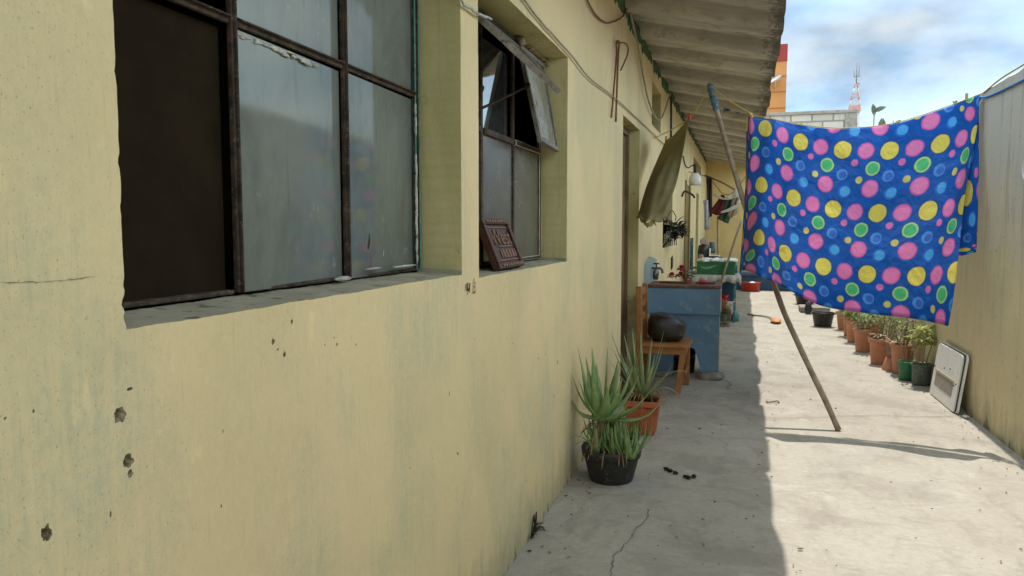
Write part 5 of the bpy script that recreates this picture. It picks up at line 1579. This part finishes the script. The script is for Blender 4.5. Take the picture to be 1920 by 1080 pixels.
# far end floor things
t = thing('blue_tank', (1.2, 18, 0), 'low blue water tank at the end of the alley', 'tank')
bm = NB(); box(bm, .62, 2.1, 17.75, 18.4, 0, .38, .02); obj('body', bm, M_BLUETUB, t)
bm = NB(); box(bm, .60, 2.12, 17.72, 17.748, .33, .39, .006); obj('rim', bm, simple('grey blue rim', (.10, .17, .24), None, 9, .6, .3, .1), t)
t = thing('red_basin', (1.1, 17.5, 0), 'red plastic basin on the floor before the blue tank', 'basin')
bm = NB(); lathe(bm, [(0, 0), (.17, 0), (.19, .02), (.21, .17), (.225, .18), (.225, .2), (.20, .2), (.18, .05), (0, .04)], (1.09, 17.45, .002), 22); obj('body', bm, M_RED, t)
bm = NB(); lump(bm, (1.12, 17.4, .19), (.07, .06, .03)); obj('soap_foam', bm, M_WHITE, t)
t = thing('hand_broom', (1.25, 11.9, 0), 'orange headed broom lying on the sunlit floor beyond the pole', 'broom')
bm = NB(); tube(bm, spline([(1.0, 12.62, .012), (1.10, 12.50, .014), (1.24, 12.38, .018), (1.32, 12.2, .022), (1.36, 11.98, .025)], 6), .013, 6); obj('handle', bm, M_CABLE, t)
bm = NB(); lump(bm, (1.395, 11.68, .035), (.075, .20, .032), 0, 3, .25); obj('head', bm, M_ORANGE, t, smooth=True)

# ================================================================== RIGHT SIDE: WHITE PANEL, POTS, TUBS
wp = thing('enamel_panel', (2.49, 6.65, 0), 'scratched white enamel panel leaning against the boundary wall', 'panel')
lw, lh = 0.745, 0.452
b0 = Vector((2.462, 7.02, 0.004)); b1 = Vector((2.470, 6.285, 0.004))
ua = (b1 - b0).normalized()
va = Vector((0.055, 0.155 * 0.0, 0.44)).normalized()
wa = ua.cross(va).normalized()
if wa.x > 0: wa = -wa
va = (va - ua * va.dot(ua)).normalized()
sh = 0.0
FP = Matrix(((ua.x, va.x, wa.x, b0.x), (ua.y, va.y, wa.y, b0.y), (ua.z, va.z, wa.z, b0.z), (0, 0, 0, 1)))
def rrect(bm, x0, x1, y0, y1, w0, w1, r, mi, M, rb=None):
    pts = []
    rb = r if rb is None else rb
    for cx, cy, a0, rr in ((x1 - r, y1 - r, 0, r), (x0 + r, y1 - r, 90, r), (x0 + rb, y0 + rb, 180, rb), (x1 - rb, y0 + rb, 270, rb)):
        for k in range(6): pts.append((cx + rr * math.cos(R(a0 + k * 18)), cy + rr * math.sin(R(a0 + k * 18))))
    A = [bm.verts.new(M @ Vector((x, y, w0))) for x, y in pts]; B = [bm.verts.new(M @ Vector((x, y, w1))) for x, y in pts]
    fs = [bm.faces.new(A), bm.faces.new(B[::-1])]
    for i in range(len(pts)): fs.append(bm.faces.new((A[i], B[i], B[(i + 1) % len(pts)], A[(i + 1) % len(pts)])))
    for f in fs: f.material_index = mi
bm = NB(); rrect(bm, 0, lw, 0, lh, -.007, .007, .05, 0, FP, .02); obj('back_sheet', bm, M_WHITE, wp)
bm = NB(); rrect(bm, .006, lw - .02, .006, lh - .006, .0075, .012, .05, 0, FP, .02); obj('gasket', bm, M_RUBBER, wp)
bm = NB(); rrect(bm, .0, lw - .04, .002, lh - .014, .0125, .024, .055, 0, FP, .015)
obj('front_sheet', bm, M_WHITE, wp)
bm = NB(); rrect(bm, .09, lw - .15, .095, .205, .0245, .026, .008, 0, FP); obj('grey_slot', bm, M_GREYPANEL, wp)
bm = NB(); rrect(bm, .075, lw - .135, .208, .226, .0245, .029, .006, 0, FP); obj('cream_strip', bm, M_CREAM, wp)
for x, y in ((.62, .19), (.66, .21), (.45, .29), (.2, .22), (.3, .27), (.03, .24)):
    bm = NB(); q = bmesh.ops.create_uvsphere(bm, u_segments=8, v_segments=5, radius=.007)
    for v in q['verts']: v.co = FP @ (Vector((x, y, .024)) + v.co)
    obj('screw', bm, M_RUBBER, wp)

ROW = 'pots lined up along the boundary wall'
def pot_plant(c, r, h, mat, label, leafmat, fol, br=.68, rim=.16, stems=0, name='potted_plant'):
    t = thing(name, (c[0], c[1], 0), label, 'potted plant', ROW)
    bm = NB(); lathe(bm, potprof(r, h, br, rim), (c[0], c[1], 0.003), 28); obj('pot', bm, mat, t)
    bm = NB(); lathe(bm, [(r - .016, h * .84), (r * .4, h * .88), (0, h * .885)], (c[0], c[1], 0.003), 16); obj('soil', bm, M_SOIL, t, smooth=True)
    bm = NB(); fol(bm, Vector((c[0], c[1], h * .88))); obj('leaves', bm, leafmat, t)
    if stems:
        bm = NB()
        for k in range(stems):
            a = random.uniform(0, 6.28); q = Vector((c[0] + .03 * math.cos(a), c[1] + .03 * math.sin(a), h * .86))
            tube(bm, spline([q, q + Vector((.02 * math.cos(a), .03 * math.sin(a), .08)), q + Vector((.05 * math.cos(a), .05 * math.sin(a), .19)), q + Vector((.05 * math.cos(a + .4), .06 * math.sin(a), .28))], 4), [.006] * 4 + [.005] * 5 + [.0035] * 4, 5)
        obj('stem', bm, M_STEM, t)
    return t
def tuft(p, n, L_, W_, bm, up=.5):
    for k in range(n):
        a = random.uniform(0, 6.28)
        leaf(bm, p, (math.cos(a), math.sin(a), random.uniform(-.1, 1.2) * up * 2), L_ * random.uniform(.7, 1.2), W_, droop=random.uniform(.1, .5))
def fol_tall(bm, p):
    for dx, dy, dz in ((-.02, 0, .32), (.03, -.02, .27), (-.05, .02, .25), (.05, .03, .33), (.0, .05, .2), (.06, -.03, .2)):
        tuft(p + Vector((dx, dy, dz)), 20, .115, .021, bm)
pot_plant((2.452, 7.40), .094, .190, M_GREYPL, 'grey green pot with a yellow green spiky plant next to the white panel', M_LEAFY, fol_tall, .78, .10, 7)
def fol_sticks(bm, p):
    for k in range(10):
        tuft(p + Vector((random.uniform(-.09, .05), random.uniform(-.05, .05), random.uniform(.1, .42))), 3, .05, .016, bm)
pot_plant((2.385, 7.62), .095, .172, M_GREENPL, 'bright green pot with bare pale stems', M_LEAFY, fol_sticks, .78, .10, 5)
pot_plant((2.393, 7.93), .118, .288, M_TERRA, 'terracotta pot with a wide rim behind the green pot', M_LEAF2, lambda bm, p: bush(bm, p, .13, .34, 190, .06, .018), .68, .12, 9)
# upturned pot with another pot standing on it
t = thing('upturned_pot', (2.336, 8.10, 0), 'terracotta pot turned upside down carrying a smaller pot', 'pot', ROW)
bm = NB(); lathe(bm, [(0, .125), (.060, .125), (.064, .12), (.094, .012), (.094, 0), (.086, 0), (.058, .11), (0, .112)], (2.336, 8.08, .002), 26); obj('body', bm, M_TERRA, t)
t = thing('potted_plant', (2.352, 8.12, .128), 'dusky pink pot with a pale succulent on top of the upturned pot', 'potted plant', ROW)
bm = NB(); lathe(bm, potprof(.078, .155, .76, .12, .006), (2.345, 8.10, .128), 22); obj('pot', bm, simple('dusky pink pot', (.34, .20, .15), None, 9, .7, .3, .15, wear=(.42, .34, .28)), t)
bm = NB()
for k in range(5): tuft(Vector((2.345 + random.uniform(-.05, .05), 8.10 + random.uniform(-.05, .05), .27)), 14, .05, .022, bm, .35)
obj('leaves', bm, simple('pale succulent leaf', (.25, .29, .18), None, 16, .5, .3, 0), t)
pot_plant((2.262, 8.42), .104, .265, M_TERRA, 'terracotta pot of reddish succulents left of the upturned pot', M_LEAF3, lambda bm, p: [tuft(p + Vector((random.uniform(-.08, .08), random.uniform(-.08, .08), random.uniform(.01, .07))), 9, .045, .022, bm, .35) for _ in range(16)], .66, .14)
pot_plant((2.40, 8.75), .10, .20, M_TERRA, 'terracotta pot with a grey twiggy shrub against the wall', M_LEAF2, lambda bm, p: bush(bm, p, .17, .42, 330, .05, .014), .68, .14, 10)
pot_plant((2.22, 9.20), .105, .262, M_TERRA, 'terracotta pot of low green plants before the twiggy shrub', M_LEAF2, lambda bm, p: bush(bm, p, .12, .16, 150, .055, .02), .66, .14)
pot_plant((2.38, 9.45), .115, .32, M_TERRA, 'tall terracotta pot standing second from the wall among green leaves', M_LEAF, lambda bm, p: bush(bm, p, .16, .20, 150, .08, .024), .68, .12)
pot_plant((2.235, 9.95), .115, .275, M_TERRA, 'terracotta pot with a spray of bright narrow leaves', M_LEAF, lambda bm, p: [tuft(p + Vector((random.uniform(-.08, .08), random.uniform(-.08, .08), random.uniform(0, .13))), 14, .10, .02, bm) for _ in range(9)], .66, .14)
pot_plant((2.255, 10.55), .095, .25, M_TERRA, 'small terracotta pot third from the black tub', M_LEAF, lambda bm, p: bush(bm, p, .14, .2, 150, .09, .024), .68, .14)
pot_plant((2.265, 11.2), .112, .245, M_TERRA, 'terracotta pot with arching leaves nearest the black tub', M_LEAF, lambda bm, p: [tuft(p + Vector((random.uniform(-.08, .1), random.uniform(-.08, .08), random.uniform(0, .14))), 12, .11, .024, bm) for _ in range(8)], .66, .14)

def tub(c, r, h, label, sy=1.0, mat=M_BLACKPL):
    t = thing('tub', (c[0], c[1], 0), label, 'tub', 'black tubs on the sunlit floor')
    bm = NB(); lathe(bm, [(0, 0), (r * .76, 0), (r * .78, .01), (r * .95, h * .80), (r, h * .82), (r * 1.02, h * .97), (r, h), (r * .94, h * .98), (r * .90, h * .8), (r * .74, .02), (0, .02)], (c[0], c[1], .002), 30, sy=sy); obj('body', bm, mat, t)
    for s in (-1, 1):
        bm = NB(); tube(bm, spline([(c[0] + s * r * .98, c[1] - .05, h * .9), (c[0] + s * r * 1.16, c[1], h * .92), (c[0] + s * r * .98, c[1] + .05, h * .9)], 4), .008, 6)
        obj('handle', bm, mat, t)
tub((2.02, 11.46), .150, .205, 'round black tub standing left of the terracotta pots')
tub((2.03, 14.75), .185, .185, 'low black tub farthest back by the boundary wall', 1.2)
bm = NB()
box(bm, 1.84, 2.30, 13.2, 13.7, .004, .095, .02)
tag(obj('stone_slab', bm, M_CEM), 'flat grey stone slab lying between the two black tubs', 'slab')
bm = NB(); lump(bm, (1.95, 13.05, .11), (.055, .05, .10), 0, 3, .3); box(bm, 1.905, 1.995, 13.0, 13.1, .004, .06, .01)
tag(obj('watering_can', bm, M_BLACKPL), 'small black can beside the grey stone slab', 'can')
bm = NB(); lump(bm, (2.50, 6.18, .012), (.022, .03, .010), 0, 2)
tag(obj('paper_scrap', bm, M_WHITE), 'white scrap of litter behind the white panel', 'litter')

# grit, straw and dust balls swept loosely over the floor
bm = NB()
rg = random.Random(3)
for k in range(620):
    x = rg.choice((rg.uniform(.02, .22), rg.uniform(.1, 1.3), rg.uniform(.1, 2.5), rg.uniform(2.35, 2.53))); y = rg.uniform(2.2, 10)
    r_ = rg.uniform(.0015, .0045) * (1.6 if rg.random() < .08 else 1)
    mi = rg.choice((0, 0, 1, 2))
    q = bmesh.ops.create_icosphere(bm, subdivisions=1, radius=1.0)
    el = rg.uniform(1, 3.2); an = rg.uniform(0, 3.14)
    for v in q['verts']:
        a_, b_ = v.co.x * r_ * el, v.co.y * r_
        v.co = Vector((x + a_ * math.cos(an) - b_ * math.sin(an), y + a_ * math.sin(an) + b_ * math.cos(an), .007 + v.co.z * r_ * .6))
        for f in v.link_faces: f.material_index = mi
tag(obj('floor_grit', bm, [M_DROP, M_DRY, M_CEM]), 'fine grit and straw scattered over the concrete floor', 'grit', kind='stuff')

# plants showing over the boundary wall
t = thing('tall_plant', (2.98, 14, 0), 'tall thin plant with drooping leaves beyond the boundary wall', 'plant')
bm = NB()
tube(bm, spline([(2.95, 14, 0), (2.97, 14, 1.6), (2.96, 14, 2.9), (2.97, 14, 3.42)], 5), .012, 5); tube(bm, spline([(3.0, 14, 0), (3.06, 14, 1.8), (3.10, 14, 2.9), (3.09, 14, 3.24)], 5), .010, 5); tube(bm, spline([(3.05, 14, 0), (3.2, 14, 2.0), (3.24, 14, 2.9), (3.26, 14, 3.2)], 5), .010, 5)
obj('stem', bm, M_STEM, t)
bm = NB()
for b_, d_, l_ in (((2.965, 14, 3.30), (-.15, -.2, 1), .22), ((2.97, 14, 3.36), (.55, -.3, .3), .20), ((3.09, 14, 3.24), (-.25, -.2, -1), .24), ((3.09, 14, 3.24), (.15, -.2, -1), .22),
                   ((3.24, 14, 3.05), (-.6, -.3, .6), .17), ((3.26, 14, 3.08), (.5, -.3, .7), .19), ((3.10, 14, 3.0), (-.8, -.2, .2), .14), ((2.96, 14, 3.05), (-.8, -.2, .4), .13), ((3.3, 14, 2.98), (.7, -.2, .2), .14), ((2.96, 14, 2.98), (.7, -.3, .2), .12), ((3.38, 14, 2.98), (.5, -.2, .4), .14), ((2.96, 14, 2.95), (-.6, -.2, -.1), .14)):
    leaf(bm, b_, d_, l_, .085, up=(0, -1, .2), droop=.15)
obj('leaves', bm, simple('dull grey green leaf', (.14, .17, .11), None, 10, .6, .3, 0, transl=.2), t)
t = thing('wall_weed', (2.62, 7.4, 2.41), 'tiny dark weed growing on top of the boundary wall', 'weed')
bm = NB()
tube(bm, [(2.62, 7.4, 2.40), (2.62, 7.4, 2.50)], .003, 5); obj('stem', bm, M_STEM, t)
bm = NB()
for a in (0.3, 1.8, 3.4, 4.9): leaf(bm, (2.62, 7.4, 2.45), (math.cos(a) * .4, math.sin(a) * .4, 1), .075, .022)
obj('leaves', bm, M_LEAF2, t)
